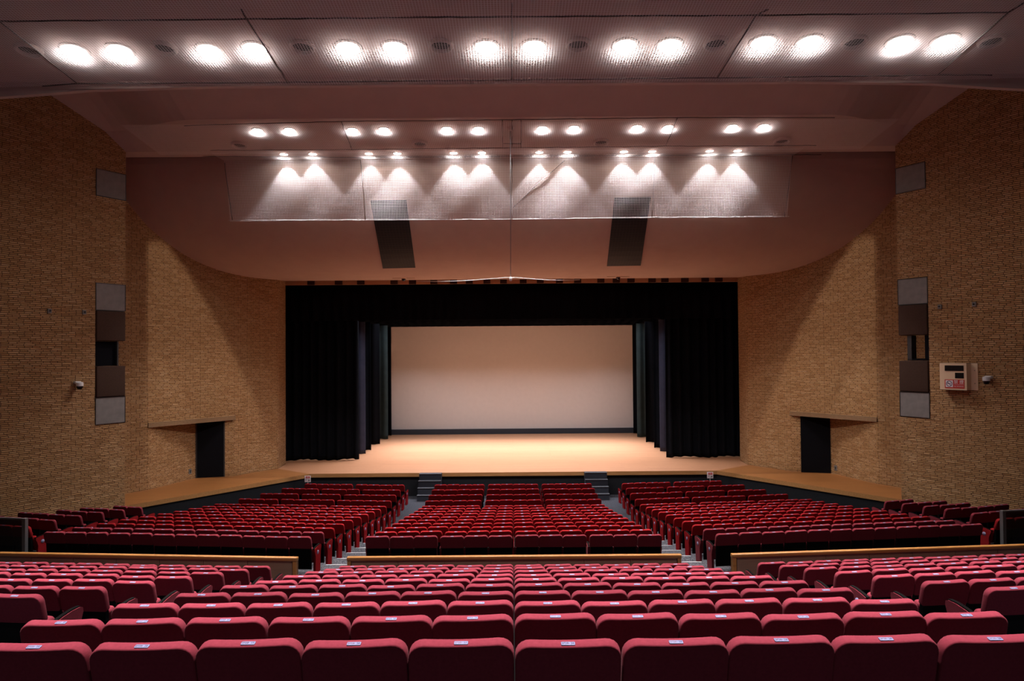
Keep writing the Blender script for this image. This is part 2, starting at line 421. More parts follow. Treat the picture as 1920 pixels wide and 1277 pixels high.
for sd, nm in ((-1, 'wall_left'), (1, 'wall_right')):
    w = MB()
    def face(t0, t1, z0, z1):
        p = [wl(t0, z0, 0, sd), wl(t1, z0, 0, sd), wl(t1, z1, 0, sd), wl(t0, z1, 0, sd)]
        u = [(t0, z0), (t1, z0), (t1, z1), (t0, z1)]
        if sd > 0: p.reverse(); u.reverse()
        w.quad(p, 0, u)
    zt, zb = Z_SP[sd][0], Z_SP[sd][-1]
    face(TC, 34, -0.5, TOPZ); face(0, TC, -0.5, zb); face(0, TC, zt, TOPZ)
    # end face of the wall and the reveals of the cut-out
    for z0, z1 in ((-0.5, zb), (zt, TOPZ)):
        p = [wl(0, z0, 0, sd), wl(0, z1, 0, sd), wl(0, z1, -0.5, sd), wl(0, z0, -0.5, sd)]
        w.quad(p, 0, [(0, z0), (0, z1), (0.5, z1), (0.5, z0)])
    w.quad([wl(0, zb, 0, sd), wl(TC, zb, 0, sd), wl(TC, zb, -0.5, sd), wl(0, zb, -0.5, sd)], 0, [(0, 0), (1, 0), (1, .5), (0, .5)])
    w.quad([wl(0, zt, 0, sd), wl(TC, zt, 0, sd), wl(TC, zt, -0.5, sd), wl(0, zt, -0.5, sd)], 0, [(0, 0), (1, 0), (1, .5), (0, .5)])
    w.quad([wl(TC, zb, 0, sd), wl(TC, zt, 0, sd), wl(TC, zt, -0.5, sd), wl(TC, zb, -0.5, sd)], 0, [(0, 0), (2, 0), (2, .5), (0, .5)])
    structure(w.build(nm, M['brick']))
# inner walls beside the stage, with the recess of the black door under a lintel
ZL0, ZL1 = 3.36, 3.54
PLAN = [(-16.2, 22.6), (-14.3, 25.4), (-13.86, 26.1), (-11.79, 28.9), (-10.52, 30.66), (-10.55, 31.8)]
REC = [(-13.86, 26.1), (-13.19, 28.46), (-12.08, 28.72), (-11.79, 28.9)]
STZ = H - 5.09
for sd, nm in ((-1, 'wall_stage_left'), (1, 'wall_stage_right')):
    w = MB(); u0 = 0.0
    for k in range(len(PLAN) - 1):
        a, b = PLAN[k], PLAN[k + 1]; ln = math.dist(a, b)
        z0 = ZL1 if k == 2 else STZ - 1.0
        p = [(-sd * a[0], a[1], z0), (-sd * b[0], b[1], z0), (-sd * b[0], b[1], TOPZ), (-sd * a[0], a[1], TOPZ)]
        w.quad(p if sd < 0 else p[::-1], 0, [(u0, z0), (u0 + ln, z0), (u0 + ln, TOPZ), (u0, TOPZ)] if sd < 0 else [(u0, TOPZ), (u0 + ln, TOPZ), (u0 + ln, z0), (u0, z0)])
        u0 += ln
    for k in (0, 2):
        a, b = REC[k], REC[k + 1]; ln = math.dist(a, b)
        p = [(-sd * a[0], a[1], STZ), (-sd * b[0], b[1], STZ), (-sd * b[0], b[1], ZL1), (-sd * a[0], a[1], ZL1)]
        w.quad(p if sd < 0 else p[::-1], 0, [(0.2 + k, STZ), (0.2 + k + ln, STZ), (0.2 + k + ln, ZL1), (0.2 + k, ZL1)] if sd < 0 else [(0.2 + k, ZL1), (0.2 + k + ln, ZL1), (0.2 + k + ln, STZ), (0.2 + k, STZ)])
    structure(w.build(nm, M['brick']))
    # lintel slab over the recess
    lm = MB()
    dx, dy = REC[3][0] - REC[0][0], REC[3][1] - REC[0][1]; l_ = math.hypot(dx, dy); ux, uy = dx / l_, dy / l_
    nx, ny = uy, -ux
    q = [(REC[0][0] - ux * .06 + nx * .06, REC[0][1] - uy * .06 + ny * .06), (REC[3][0] + ux * .06 + nx * .06, REC[3][1] + uy * .06 + ny * .06),
         (REC[3][0] + ux * .06 - nx * .02, REC[3][1] + uy * .06 - ny * .02), (REC[2][0], REC[2][1] + .05), (REC[1][0] - .02, REC[1][1] + .02), (REC[0][0] - ux * .06 - nx * .02, REC[0][1] - uy * .06 - ny * .02)]
    q = [(-sd * x, y) for x, y in q]
    n = len(q); i = len(lm.v); lm.v += [(x, y, ZL0) for x, y in q] + [(x, y, ZL1) for x, y in q]
    lm.f += [tuple(range(n)), tuple(range(2 * n - 1, n - 1, -1))] + [(k, (k + 1) % n, n + (k + 1) % n, n + k) for k in range(n)]
    lm.m += [0] * (n + 2); lm.sm += [False] * (n + 2); lm.uv += [[(0, 0)] * n] * 2 + [[(0, 0)] * 4] * n
    structure(lm.build('trim_2' if sd < 0 else 'trim_3', M['lintel']))
    # the black door
    d = MB(); a, b = REC[1], REC[2]; a = (-sd * a[0], a[1]); b = (-sd * b[0], b[1])
    v = Vector((b[0] - a[0], b[1] - a[1], 0)); ln = v.length; ang = math.atan2(v.y, v.x)
    d.box(0, ln, 0, 0.06, 0, ZL0 - STZ)
    dr = structure(d.build('door_1' if sd < 0 else 'door_2', M['blackwall'], None, (a[0], a[1], STZ), ang))
    fr = MB(); fr.box(0, 0.05, -0.02 * 1, 0.0, 0, ZL0 - STZ); fr.box(ln - 0.05, ln, -0.02, 0.0, 0, ZL0 - STZ); fr.box(0, ln, -0.02, 0.0, ZL0 - STZ - 0.05, ZL0 - STZ)
    fr.build('door_frame', M['frame'], dr)
# wall behind the hall closes the room
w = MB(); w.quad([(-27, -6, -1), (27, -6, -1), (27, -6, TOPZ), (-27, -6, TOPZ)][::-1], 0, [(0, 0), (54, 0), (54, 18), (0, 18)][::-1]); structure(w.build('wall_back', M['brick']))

# ------------------------------------------------------------------ stage
CORN = (8.7, 29.25)
st = MB()
edge = [(-EX - 0.2, EY - 0.28), (-CORN[0], CORN[1]), (CORN[0], CORN[1]), (EX + 0.2, EY - 0.28)]
SIDE_Y = 30.75
poly = [(-CORN[0], CORN[1]), (CORN[0], CORN[1]), (10.7, SIDE_Y), (12.4, SIDE_Y), (12.4, 43.3), (-12.4, 43.3), (-12.4, SIDE_Y), (-10.7, SIDE_Y)]
poly0 = edge + [(16.5, 22.9), (14.4, 26.2), (13.3, 28.6), (12.4, 30.8), (12.4, 43.3), (-12.4, 43.3), (-12.4, 30.8), (-13.3, 28.6), (-14.4, 26.2), (-16.5, 22.9)]
st.quad([(x, y, STZ) for x, y in poly])
structure(st.build('floor_stage', M['stage']))
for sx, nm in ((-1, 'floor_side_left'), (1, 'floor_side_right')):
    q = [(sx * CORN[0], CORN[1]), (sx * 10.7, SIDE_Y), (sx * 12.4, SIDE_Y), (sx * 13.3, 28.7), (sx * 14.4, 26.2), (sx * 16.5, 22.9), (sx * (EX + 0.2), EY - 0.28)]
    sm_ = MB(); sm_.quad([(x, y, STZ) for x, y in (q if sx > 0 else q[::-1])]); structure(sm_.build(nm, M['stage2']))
LT = 0.16
lp = MB()
for a, b in zip(edge[:-1], edge[1:]):
    lp.quad([(a[0], a[1], STZ - LT), (b[0], b[1], STZ - LT), (b[0], b[1], STZ), (a[0], a[1], STZ)])
    lp.quad([(a[0], a[1], STZ - LT), (a[0], a[1] + .3, STZ - LT), (b[0], b[1] + .3, STZ - LT), (b[0], b[1], STZ - LT)])
structure(lp.build('trim_4', M['lip']))
fw = MB()
for a, b in zip(edge[:-1], edge[1:]):
    fw.quad([(a[0], a[1] + .06, -0.2), (b[0], b[1] + .06, -0.2), (b[0], b[1] + .06, STZ - LT + .01), (a[0], a[1] + .06, STZ - LT + .01)])
structure(fw.build('wall_stage_front', M['black']))
# black stage house
sh = MB()
sh.quad([(-12.4, 43.3, STZ), (12.4, 43.3, STZ), (12.4, 43.3, 14), (-12.4, 43.3, 14)])
for sx in (-1, 1): sh.quad([(sx * 12.4, 31.0, STZ), (sx * 12.4, 43.3, STZ), (sx * 12.4, 43.3, 14), (sx * 12.4, 31.0, 14)])
sh.quad([(-12.4, 31.0, 14), (12.4, 31.0, 14), (12.4, 43.3, 14), (-12.4, 43.3, 14)])
structure(sh.build('wall_stage_back', M['blackwall']))
# header above the curtains, closing the gap to the cove
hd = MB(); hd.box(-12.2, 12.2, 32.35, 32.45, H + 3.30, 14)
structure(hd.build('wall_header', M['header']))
# projection screen and its base board
SY = 43.1
sc = empty('projection_screen', (0, SY, STZ)); tag(sc, 'wide blank pale screen at the back of the stage', 'screen')
m_ = MB(); m_.box(-7.75, 7.75, 0.0, 0.04, 0.33, H + 2.4 - STZ); m_.build('screen_cloth', M['screen'], sc)
m_ = MB(); m_.box(-7.9, 7.9, -0.06, 0.0, H + 2.35 - STZ, H + 2.55 - STZ); m_.build('top_batten', M['black'], sc)
m_ = MB(); m_.box(-8.2, 8.2, -0.06, 0.08, 0.0, 0.33); structure(m_.build('baseboard_stage', M['base'], None, (0, SY, STZ)))

# curtains: legs and borders
def curtain_mesh(x0, x1, z0, z1, y, amp, wl_, seed, mat, hem=0.0):
    rnd = random.Random(seed); m = MB(); n = max(8, int((x1 - x0) / wl_ * 10)); ph = rnd.uniform(0, 6)
    ks = [rnd.uniform(0.7, 1.4) for _ in range(4)]
    def yy(x, f):
        return amp * f * (math.sin(2 * math.pi * (x - x0) / wl_ + ph + 0.7 * math.sin(x * ks[0] * 2)) + 0.4 * math.sin(2 * math.pi * (x - x0) / (wl_ * ks[1] * 2.3)))
    rows = [0.0, 0.02, 0.3, 0.65, 1.0]
    grid = []
    for r_ in rows:
        f = 1.0 - 0.35 * r_; line = []
        for k in range(n + 1):
            x = x0 + (x1 - x0) * k / n
            z = z0 + (z1 - z0) * r_ + (hem * math.sin(x * 3.1 + ph) * (1 - r_) if r_ < 0.05 else 0)
            line.append(len(m.v)); m.v.append((x, y + yy(x, f), z))
        grid.append(line)
    for a in range(len(rows) - 1):
        for k in range(n):
            m.f.append((grid[a][k], grid[a][k + 1], grid[a + 1][k + 1], grid[a + 1][k])); m.m.append(0); m.sm.append(True); m.uv.append([(0, 0)] * 4)
    return m
LEGS = [(32.9, 7.40, 'curtain', 'black'), (34.8, 7.49, 'navy', 'dark navy'), (36.1, 7.47, 'curtain', 'black'), (38.4, 7.47, 'curtain', 'black'), (40.8, 7.43, 'teal', 'dark teal'), (42.6, 7.53, 'curtain', 'black')]
for k, (y, xi, mt, cn) in enumerate(LEGS):
    for sd, sn in ((-1, 'left'), (1, 'right')):
        xa, xb = (-11.6, -xi) if sd < 0 else (xi, 11.6)
        m_ = curtain_mesh(xa, xb, STZ + 0.03, 12.5, y, 0.11 if k == 0 else 0.08, 0.42 if k == 0 else 0.6, 10 * k + sd, mt, 0.03 if k == 0 else 0.0)
        o = m_.build('stage_curtain', M[mt]); so = o.modifiers.new('s', 'SOLIDIFY'); so.thickness = 0.012
        tag(o, f'{cn} stage side curtain at the {sn}, ' + ['the frontmost broad folded one', 'second behind the front one', 'third behind the front one', 'fourth behind the front one', 'narrow strip fifth from the front', 'last one beside the screen'][k], 'curtain', 'side curtains of the stage')
for k, (y, zb) in enumerate([(32.62, 1.60), (34.6, 1.64), (36.9, 1.64), (39.2, 1.64), (41.5, 1.64)]):
    m_ = curtain_mesh(-11.8, 11.8, H + zb, (H + 3.33) if k == 0 else 13.0, y, 0.05, 0.5, 90 + k, 'curtain')
    o = m_.build('curtain_valance', M['curtain']); so = o.modifiers.new('s', 'SOLIDIFY'); so.thickness = 0.012
    tag(o, ['wide black valance curtain across the top of the stage opening', 'black border curtain hung first behind the valance', 'black border curtain hung second behind the valance', 'black border curtain hung third behind the valance', 'black border curtain closest in front of the screen'][k], 'curtain', 'border curtains of the stage')

# ------------------------------------------------------------------ ceiling
def zA(y): return H + 6.68 - 0.1 * (y - 14.9)
def zB(y): return H + 7.0 + 0.1 * (23.3 - y)
def sheet(mb, lines, mat=0, smooth=False):
    for a, b in zip(lines[:-1], lines[1:]):
        for k in range(len(a) - 1):
            mb.quad([a[k], a[k + 1], b[k + 1], b[k]], mat, None, smooth)
XA = [-27, -20, -15, -13, -11.5, -10, -7, -3.5, 0, 3.5, 7, 10, 11.5, 13, 15, 20, 27]
def drop(x): return 0.14 + 0.26 * max(0.0, min(1.0, (abs(x) - 8.5) / 4.0)) ** 1.5
ca = MB()
AL = 16.15
sheet(ca, [[(x, y, z) for x in XA] for y, z in ((-6.5, H + 8.4), (6.0, H + 7.45), (13.5, zA(13.5)), (AL, zA(AL)))])
sheet(ca, [[(x, AL, zA(AL)) for x in XA], [(x, AL + 0.02, zA(AL) - drop(x)) for x in XA], [(x, AL + 0.16, zA(AL) - drop(x)) for x in XA], [(x, AL + 0.18, zA(AL) + 3.2) for x in XA]])
structure(ca.build('ceiling', M['ceil']))
cb = MB()
XB = [-16, -15.2, -14.4] + [-14 + 0.4 * k for k in range(18)] + [-6.5, -3.2, 0, 3.2, 6.5] + [7.2 + 0.4 * k for k in range(18)] + [14.4, 15.2, 16]
def seam(x):
    f = max(0.0, (abs(x) - 9.6) / 3.9); f = f * f * (3 - 2 * f) if f < 1 else 1.0 + 0.0 * f; y = 20.84 + 1.85 * f
    return (x, y, zB(y) + 0.45 * f)
def upper(x):
    s_ = seam(x)
    return (x, s_[1] - 2.6, s_[2] + 0.46 * 2.6)
sheet(cb, [[(x, upper(x)[1] - 2.0, upper(x)[2] + .9) for x in XB], [upper(x) for x in XB], [seam(x) for x in XB]], 0, True)
sheet(cb, [[seam(x) for x in XB], [(x, 23.3, zB(23.3)) for x in XB]], 0, True)
sheet(cb, [[(x, 23.3, zB(23.3)) for x in XB], [(x, 23.33, zB(23.3) + 0.02) for x in XB], [(x, 23.36, zB(23.3) + 0.15) for x in XB], [(x, 24.42, zB(23.3) + 0.14) for x in XB], [(x, 24.43, zB(23.3) + .8) for x in XB], [(x, 24.75, zB(23.3) + .8) for x in XB]])
structure(cb.build('ceiling.001', M['ceil']))
# the curved cove that comes down to the stage opening: (y, z above the eye)
CPROF = [(24.75, 7.75), (24.8, 7.0), (25.05, 6.3), (25.45, 5.65), (26.0, 5.0), (26.6, 4.45), (27.2, 4.02), (27.9, 3.69), (28.7, 3.47), (29.6, 3.37), (30.6, 3.37), (31.6, 3.42)]
def spline(pts, n):
    out = []
    for k in range(len(pts) - 1):
        p0, p1, p2, p3 = pts[max(k - 1, 0)], pts[k], pts[k + 1], pts[min(k + 2, len(pts) - 1)]
        for j in range(n):
            t = j / n
            out.append(tuple(0.5 * (2 * p1[c] + (p2[c] - p0[c]) * t + (2 * p0[c] - 5 * p1[c] + 4 * p2[c] - p3[c]) * t * t + (3 * p1[c] - p0[c] - 3 * p2[c] + p3[c]) * t ** 3) for c in (0, 1)))
    out.append(pts[-1]); return out
CP = spline(CPROF, 4)
cc = MB(); XC = [-15.5, -12, -8, -4, 0, 4, 8, 12, 15.5]
sheet(cc, [[(x, y, H + z) for x in XC] for y, z in CP], 0, True)
cc.quad([(-12.3, 31.6, H + 3.42), (12.3, 31.6, H + 3.42), (12.3, 31.66, H + 3.75), (-12.3, 31.66, H + 3.75)])
cc.quad([(-12.3, 31.66, H + 3.75), (12.3, 31.66, H + 3.75), (12.3, 32.4, H + 3.75), (-12.3, 32.4, H + 3.75)])
structure(cc.build('ceiling.002', M['cove']))
def hit_cove(px, py):
    v = ray(px, py); v = v / v.y
    for (ya, za), (yb, zb) in zip(CP[:-1], CP[1:]):
        fa, fb = v.z * ya - za, v.z * yb - zb
        if fa * fb <= 0 and fa != fb:
            t = fa / (fa - fb); y = ya + (yb - ya) * t
            return Vector((v.x * y, y, H + v.z * y))
    return None
def hitA(px, py): return at_plane(px, py, (0, 14.9, zA(14.9)), (0, 0.1, 1))
def hitB(px, py): return at_plane(px, py, (0, 23.3, zB(23.3)), (0, 0.1, 1))
TILT = Matrix.Rotation(math.atan(-0.1), 4, 'X')

# dark grilles let into the cove
for nm, q in (('left', [(694.5, 376), (762, 374.5), (779, 501), (718, 502.5)]), ('right', [(1152, 370), (1220, 369), (1201, 497), (1138, 498)])):
    g = MB(); n = 14; rows = []
    for k in range(n + 1):
        t = k / n; yl = q[0][1] + (q[3][1] - q[0][1]) * t; yr = q[1][1] + (q[2][1] - q[1][1]) * t
        a = hit_cove(q[0][0] + (q[3][0] - q[0][0]) * t, yl); b = hit_cove(q[1][0] + (q[2][0] - q[1][0]) * t, yr)
        rows.append((a, b))
    # slight curve of the sides as on the cove; 3 cm proud of the plaster
    off = Vector((0, -0.03, -0.03)); s_ = 0.0
    for k in range(n):
        (a, b), (c, d_) = rows[k], rows[k + 1]; s2 = s_ + (c - a).length
        g.quad([a + off, b + off, d_ + off, c + off], 0, [(a.x, s_), (b.x, s_), (d_.x, s2), (c.x, s2)])
        for p, r_ in ((a, c), (b, d_)): g.quad([p, r_, r_ + off, p + off])
        s_ = s2
    for p, r_ in ((rows[0][0], rows[0][1]), (rows[-1][0], rows[-1][1])): g.quad([p, r_, r_ + off, p + off])
    tag(g.build('speaker_grille', M['grille']), f'long black perforated grille set in the curved ceiling, the {nm} one', 'grille', 'grilles in the curved ceiling')

# ------------------------------------------------------------------ lamps, vents, detectors
def downlight_proto(r, lens):
    t = empty('ceiling_downlight', (0, 0, 0))
    m_ = MB(); m_.lathe([(r * 1.32, 0.0), (r * 1.32, -0.015), (r * 1.12, -0.03), (r, -0.02), (r * 0.95, 0.0)], 28); m_.build('trim_ring', M['trimring'], t)
    m_ = MB(); m_.lathe([(0.0005, -0.012), (r * 0.5, -0.012), (r * 0.96, -0.006)], 28); m_.build('lamp_glass', lens, t)
    return t
A_L = [(140, 93), (225, 93), (393, 93), (478, 90), (653, 88), (740, 88), (912, 87), (1001, 86), (1172, 84), (1255, 83), (1430, 78), (1518, 77), (1687, 77), (1772, 75)]
B_L = [(483, 244), (543, 243), (661, 243), (720, 242), (838, 241), (897, 241), (1017, 240), (1076, 239), (1194, 238), (1253, 238), (1373, 237), (1432, 236)]
proto = downlight_proto(0.235, M['lens']); first = True
for k, (px, py) in enumerate(A_L):
    p = hitA(px, py); o = proto if first else copy_tree(proto); first = False
    o.location = p - Vector((0, 0, 0.004)); o.rotation_euler = TILT.to_euler()
    tag(o, f'glowing round downlight in the upper front ceiling, {ORD[k + 1]} from the left wall', 'ceiling light', 'downlights of the upper ceiling row')
    spot('downlight_beam', p - Vector((0, 0, 0.06)), P_HOUSE, 58, HOUSE_COL, (R(-13), 0, 0), blend=0.6)
proto = downlight_proto(0.15, M['lens2']); first = True
for k, (px, py) in enumerate(B_L):
    p = hitB(px, py); o = proto if first else copy_tree(proto); first = False
    o.location = p - Vector((0, 0, 0.004)); o.rotation_euler = TILT.to_euler()
    tag(o, f'glowing downlight in the lower second ceiling band, {ORD[k + 1]} from the left', 'ceiling light', 'downlights of the second ceiling row')
    spot('downlight_beam', p - Vector((0, 0, 0.06)), P_HOUSE, 58, HOUSE_COL, (R(-13), 0, 0), blend=0.6)
# the row in the slot behind the second ceiling band, washing the net
proto = downlight_proto(0.13, M['lens2']); first = True
for k, (px, py) in enumerate(B_L):
    x = hitB(px, py).x; o = proto if first else copy_tree(proto); first = False
    p = Vector((x, 24.13, H + 7.135)); o.location = p; o.name = 'slot_downlight'
    tag(o, f'downlight in the slot above the hanging net, {ORD[k + 1]} from the left', 'ceiling light', 'downlights in the ceiling slot')
    spot('slot_beam', p - Vector((0, 0, 0.05)), P_SLOT, 88, (1.0, 0.93, 0.92), (0, 0, 0), 0.3, 0.04)
vm = MB(); vm.lathe([(0.275, 0.0), (0.27, -0.05), (0.245, -0.085), (0.225, -0.08), (0.20, -0.03), (0.195, -0.005)], 32)
vg = MB(); vg.lathe([(0.0005, -0.012), (0.1, -0.012), (0.192, -0.010)], 28)
first = None
for k, (px, py, hit) in enumerate([(54, 91.5, hitA), (308, 88, hitA), (567, 85.5, hitA), (827, 83, hitA), (1084, 81, hitA), (1342, 79, hitA), (1602, 77, hitA), (1859, 75, hitA), (449, 270.5, hitB), (787, 268, hitB), (1127, 265, hitB), (1466, 263, hitB)]):
    p = hit(px, py)
    if first is None:
        first = empty('ceiling_vent', (0, 0, 0)); vm.build('vent_rim', M['trimring'], first); vg.build('vent_grille', M['vent'], first); o = first
    else: o = copy_tree(first)
    o.location = p; o.rotation_euler = TILT.to_euler()
    if hit is hitA: tag(o, f'round dark grilled vent in the upper front ceiling, {ORD[k + 1]} from the left wall', 'vent', 'vents of the upper ceiling row')
    else: tag(o, f'small round vent beneath the second row of downlights, {ORD[k - 7]} from the left', 'vent', 'vents of the second ceiling row')
# added spots: unseen box and mask plate that shape the light patch on the wall
for sx, lp_ in ADDED_SPOTS:
    sn = 'left' if sx < 0 else 'right'
    edge_w = [(-13.9, 26.04, 4.4), (-13.52, 26.56, 4.45), (-13.0, 27.27, 3.34), (-12.33, 28.18, 1.64), (-11.76, 28.94, -0.04), (-11.31, 29.55, -1.71), (-10.85, 30.18, -3.29), (-10.49, 30.66, -4.54), (-10.5, 30.7, -5.05), (-13.9, 26.04, -5.05), (-13.9, 26.04, 1.0)]
    axis = (Vector((sx * 12.3, 27.5, H - 0.3)) - lp_).normalized(); M3 = axis.to_track_quat('-Z', 'Y').to_matrix().to_4x4()
    inv = M3.inverted(); hole = []
    for x, y, z in edge_w:
        v = inv @ (Vector((-sx * x, y, H + z)) - lp_); v = v * (0.30 / -v.z); hole.append((v.x, v.y))
    cx_ = sum(p[0] for p in hole) / len(hole); cy_ = sum(p[1] for p in hole) / len(hole)
    o = empty('added_wall_spot', lp_); o.rotation_euler = M3.to_euler(); tag(o, f'added unseen spotlight above the front ceiling lip, masked to light the {sn} wall', 'spotlight', 'added wall spots')
    m_ = MB(); outer = []
    for x, y in hole:
        dx_, dy_ = x - cx_, y - cy_; k_ = 0.27 / max(abs(dx_), abs(dy_)); outer.append((cx_ + dx_ * k_, cy_ + dy_ * k_))
    for k in range(len(hole)):
        j = (k + 1) % len(hole)
        m_.quad([(*hole[k], -0.30), (*hole[j], -0.30), (*outer[j], -0.30), (*outer[k], -0.30)])
    m_.build('light_mask_plate', M['blackwall'], o)
    m_ = MB()
    for a_, b_ in (((-0.28, 0.28), (0.26, 0.28)), ((-0.28, 0.28), (-0.28, -0.26))): m_.box(a_[0] + cx_, a_[1] + cx_, b_[0] + cy_, b_[1] + cy_, -0.31, 0.12)
    for b_ in ((0.26, 0.28), (-0.28, -0.26)): m_.box(b_[0] + cx_, b_[1] + cx_, -0.28 + cy_, 0.28 + cy_, -0.31, 0.12)
    m_.build('housing', M['blackwall'], o)

# ------------------------------------------------------------------ safety nets under the ceiling, with their ropes
def net(name, label, rows, ropes, r=0.012, mat='net'):
    """rows: lists of points from back to front; ropes: polylines"""
    t = empty(name, rows[0][0]); org = Vector(rows[0][0]); tag(t, label, 'net', 'safety nets under the ceiling')
    m_ = MB(); v0 = 0.0
    for a, b in zip(rows[:-1], rows[1:]):
        dv = (Vector(b[len(b) // 2]) - Vector(a[len(a) // 2])).length
        for k in range(len(a) - 1):
            m_.quad([Vector(a[k]) - org, Vector(a[k + 1]) - org, Vector(b[k + 1]) - org, Vector(b[k]) - org], 0, [(a[k][0], v0), (a[k + 1][0], v0), (b[k + 1][0], v0 + dv), (b[k][0], v0 + dv)], True)
        v0 += dv
    m_.build('net_mesh', M[mat], t)
    for pl in ropes:
        q = []
        for a, b in zip(pl[:-1], pl[1:]):
            n = max(2, int((Vector(b) - Vector(a)).length / 0.25))
            for k in range(n):
                p = Vector(a).lerp(Vector(b), k / n) - org
                q.append(p + Vector((random.uniform(-1, 1), 0, random.uniform(-1, 1))) * 0.006)
        q.append(Vector(pl[-1]) - org)
        lowest = mat == 'net2' and pl[0].z < H + 6 and abs(pl[0].z - pl[-1].z) < 0.1
        m_ = MB(); m_.tube(q, r * (0.8 if lowest else 1.0), 5); m_.build('edge_rope', M['rope_pale' if lowest else 'rope'], t)
    return t
def dn(p, d=0.10): return p - Vector((0, 0, d))
XN = [-13.5 + 1.5 * k for k in range(19)]
hA = lambda *l: [dn(hitA(x, y), 0.16) for x, y in l]
net('safety_net', 'white mesh net slung under the upper front ceiling and its downlights',
    [[(x, y, zA(y) - 0.17 - 0.015 * math.sin(x * 1.7 + y)) for x in XN] for y in (8.0, 10.0, 12.0, 13.5, 14.5, 15.3, 16.05)],
    [hA((80, 148.5), (145, 144), (540, 142), (960, 137), (1350, 133), (1760, 128), (1860, 128)), hA((-40, 0), (0, 25), (145, 144)), hA((452, 2), (463, 22), (540, 142)), hA((960, -10), (960, 137)),
     hA((1440, 2), (1417, 15), (1345, 133)), hA((1920, -10), (1890, 8), (1757, 128)), hA((0, 25), (463, 21), (960, 16), (1417, 14), (1890, 8))], 0.017)
hB = lambda *l: [dn(hitB(x, y), 0.11) for x, y in l]
net('safety_net', 'white mesh net slung under the second ceiling band',
    [[(x, y, zB(y) - 0.12) for x in XN[1:-1]] for y in (20.9, 21.7, 22.5, 23.28)],
    [hB((345, 229), (640, 221), (960, 218), (1270, 214), (1565, 214)), hB((395, 276), (660, 274.5), (960, 271), (1248, 268), (1530, 267)), hB((640, 221), (660, 274.5)), hB((1270, 214), (1248, 268)), hB((960, 218), (960, 271)),
     hB((942, 219), (943, 271)), hB((977, 219), (977, 271)), hB((943, 263), (977, 263))], 0.012, 'net2')
NT = (24.38, 6.99); NBm = (24.92, 4.885)
def hC(*l):
    out = []
    for x, y in l:
        v = ray(x, y); v = v / v.y
        a, b = NT, NBm; fa, fb = v.z * a[0] - a[1], v.z * b[0] - b[1]; t = fa / (fa - fb)
        yy = a[0] + (b[0] - a[0]) * t; out.append(Vector((v.x * yy, yy, H + v.z * yy)))
    return out
XR_ = [-10.3 + 20.4 * j / 84 for j in range(85)]
nrows = [[(x, yy, H + zz - 0.01 * math.sin(x * 2.2)) for x in XR_] for yy, zz in ((23.34, 6.97), (23.85, 6.965))]
for k in range(9):
    t = k / 8
    nrows.append([(x, NT[0] + (NBm[0] - NT[0]) * t + 0.05 * math.sin(math.pi * t) * math.sin(x * 1.1) + 0.02 * math.sin(x * 3 + 6 * t), H + NT[1] + (NBm[1] - NT[1]) * t) for x in XR_])
net('safety_net', 'sagging white net hung below the ceiling slot, brightly lit from above', nrows,
    [hC((380, 293), (676, 295.5), (960, 293), (1228, 291.5), (1540, 290)), hC((428, 413.5), (685, 412), (960, 411), (1222, 407.5), (1480, 406)),
     hC((676, 295.5), (683, 370), (685, 412)), hC((960, 293), (960, 411)), hC((1228, 291.5), (1226, 350), (1222, 407.5)), hC((421, 305), (428, 360), (436, 413)), hC((1486, 290), (1479, 350), (1471, 406)), hC((962, 390), (1000, 352), (1060, 300)), hC((300, 318), (322, 400), (350, 470))][:-1], 0.012, 'net2')

# ------------------------------------------------------------------ hanging microphone on the centre line
mp_ = hitB(957, 239); mic = at_depth(957.5, 523, mp_.y)
t = empty('hanging_microphone', mp_); tag(t, 'slim white microphone hung on a long cable from the ceiling centre', 'microphone')
m_ = MB(); m_.lathe([(0.0005, -0.10), (0.06, -0.09), (0.09, -0.05), (0.12, -0.02), (0.13, 0.0)], 20); m_.build('ceiling_dome', M['trimring'], t)
m_ = MB(); m_.tube([(0, 0, -0.09), mic - mp_ + Vector((0, 0, 0.04))], 0.011, 6); m_.build('cable', M['greymetal'], t)
m_ = MB(); m_.lathe([(0.0005, -0.08), (0.03, -0.065), (0.045, -0.045), (0.045, 0.045), (0.025, 0.06), (0.0005, 0.07)], 14, X=Matrix.Translation(mic - mp_)); m_.build('capsule', M['white'], t)
m_ = MB(); m_.tube([mic - mp_ + Vector((-0.17, 0, 0.04)), mic - mp_ + Vector((0.17, 0, 0.04))], 0.014, 8); m_.build('cross_bar', M['white'], t)
for px, py, sx in ((781, 527.5, -1), (1087, 524.5, 1)):
    e = at_depth(px, py, 30.9); a = mic + Vector((sx * 0.17, 0, 0.04)); pts = []
    for k in range(13):
        f = k / 12; p = a.lerp(e, f); p.z -= 0.05 * math.sin(math.pi * f) ; pts.append(p - mp_)
    m_ = MB(); m_.tube(pts, 0.013, 5); m_.build('stay_wire', M['white'], t)
# pair of little dome cameras below the cove's lower edge
for px, py, sn in ((757, 519.5, 'left'), (1159, 516.5, 'right')):
    p = hit_cove(px, py - 6) or at_depth(px, py, 31.2)
    p.y = 30.2; p.z = H + 3.38
    p.x = ray(px, py).x / ray(px, py).y * p.y
    t = empty('ceiling_camera', p); tag(t, f'small round ceiling camera under the edge above the stage, {sn} one', 'camera', 'cameras above the stage opening')
    m_ = MB(); m_.lathe([(0.0005, -0.17), (0.06, -0.15), (0.09, -0.08), (0.10, -0.06)], 18); m_.build('dome', M['smoke'], t)
    m_ = MB(); m_.lathe([(0.10, -0.06), (0.12, -0.05), (0.12, 0.02)], 18); m_.build('housing', M['cream'], t)
    m_ = MB(); m_.tube([(-0.5, 0, -0.02), (0.5, 0, -0.02)], 0.014); m_.build('fixing_bar', M['lintel'], t)
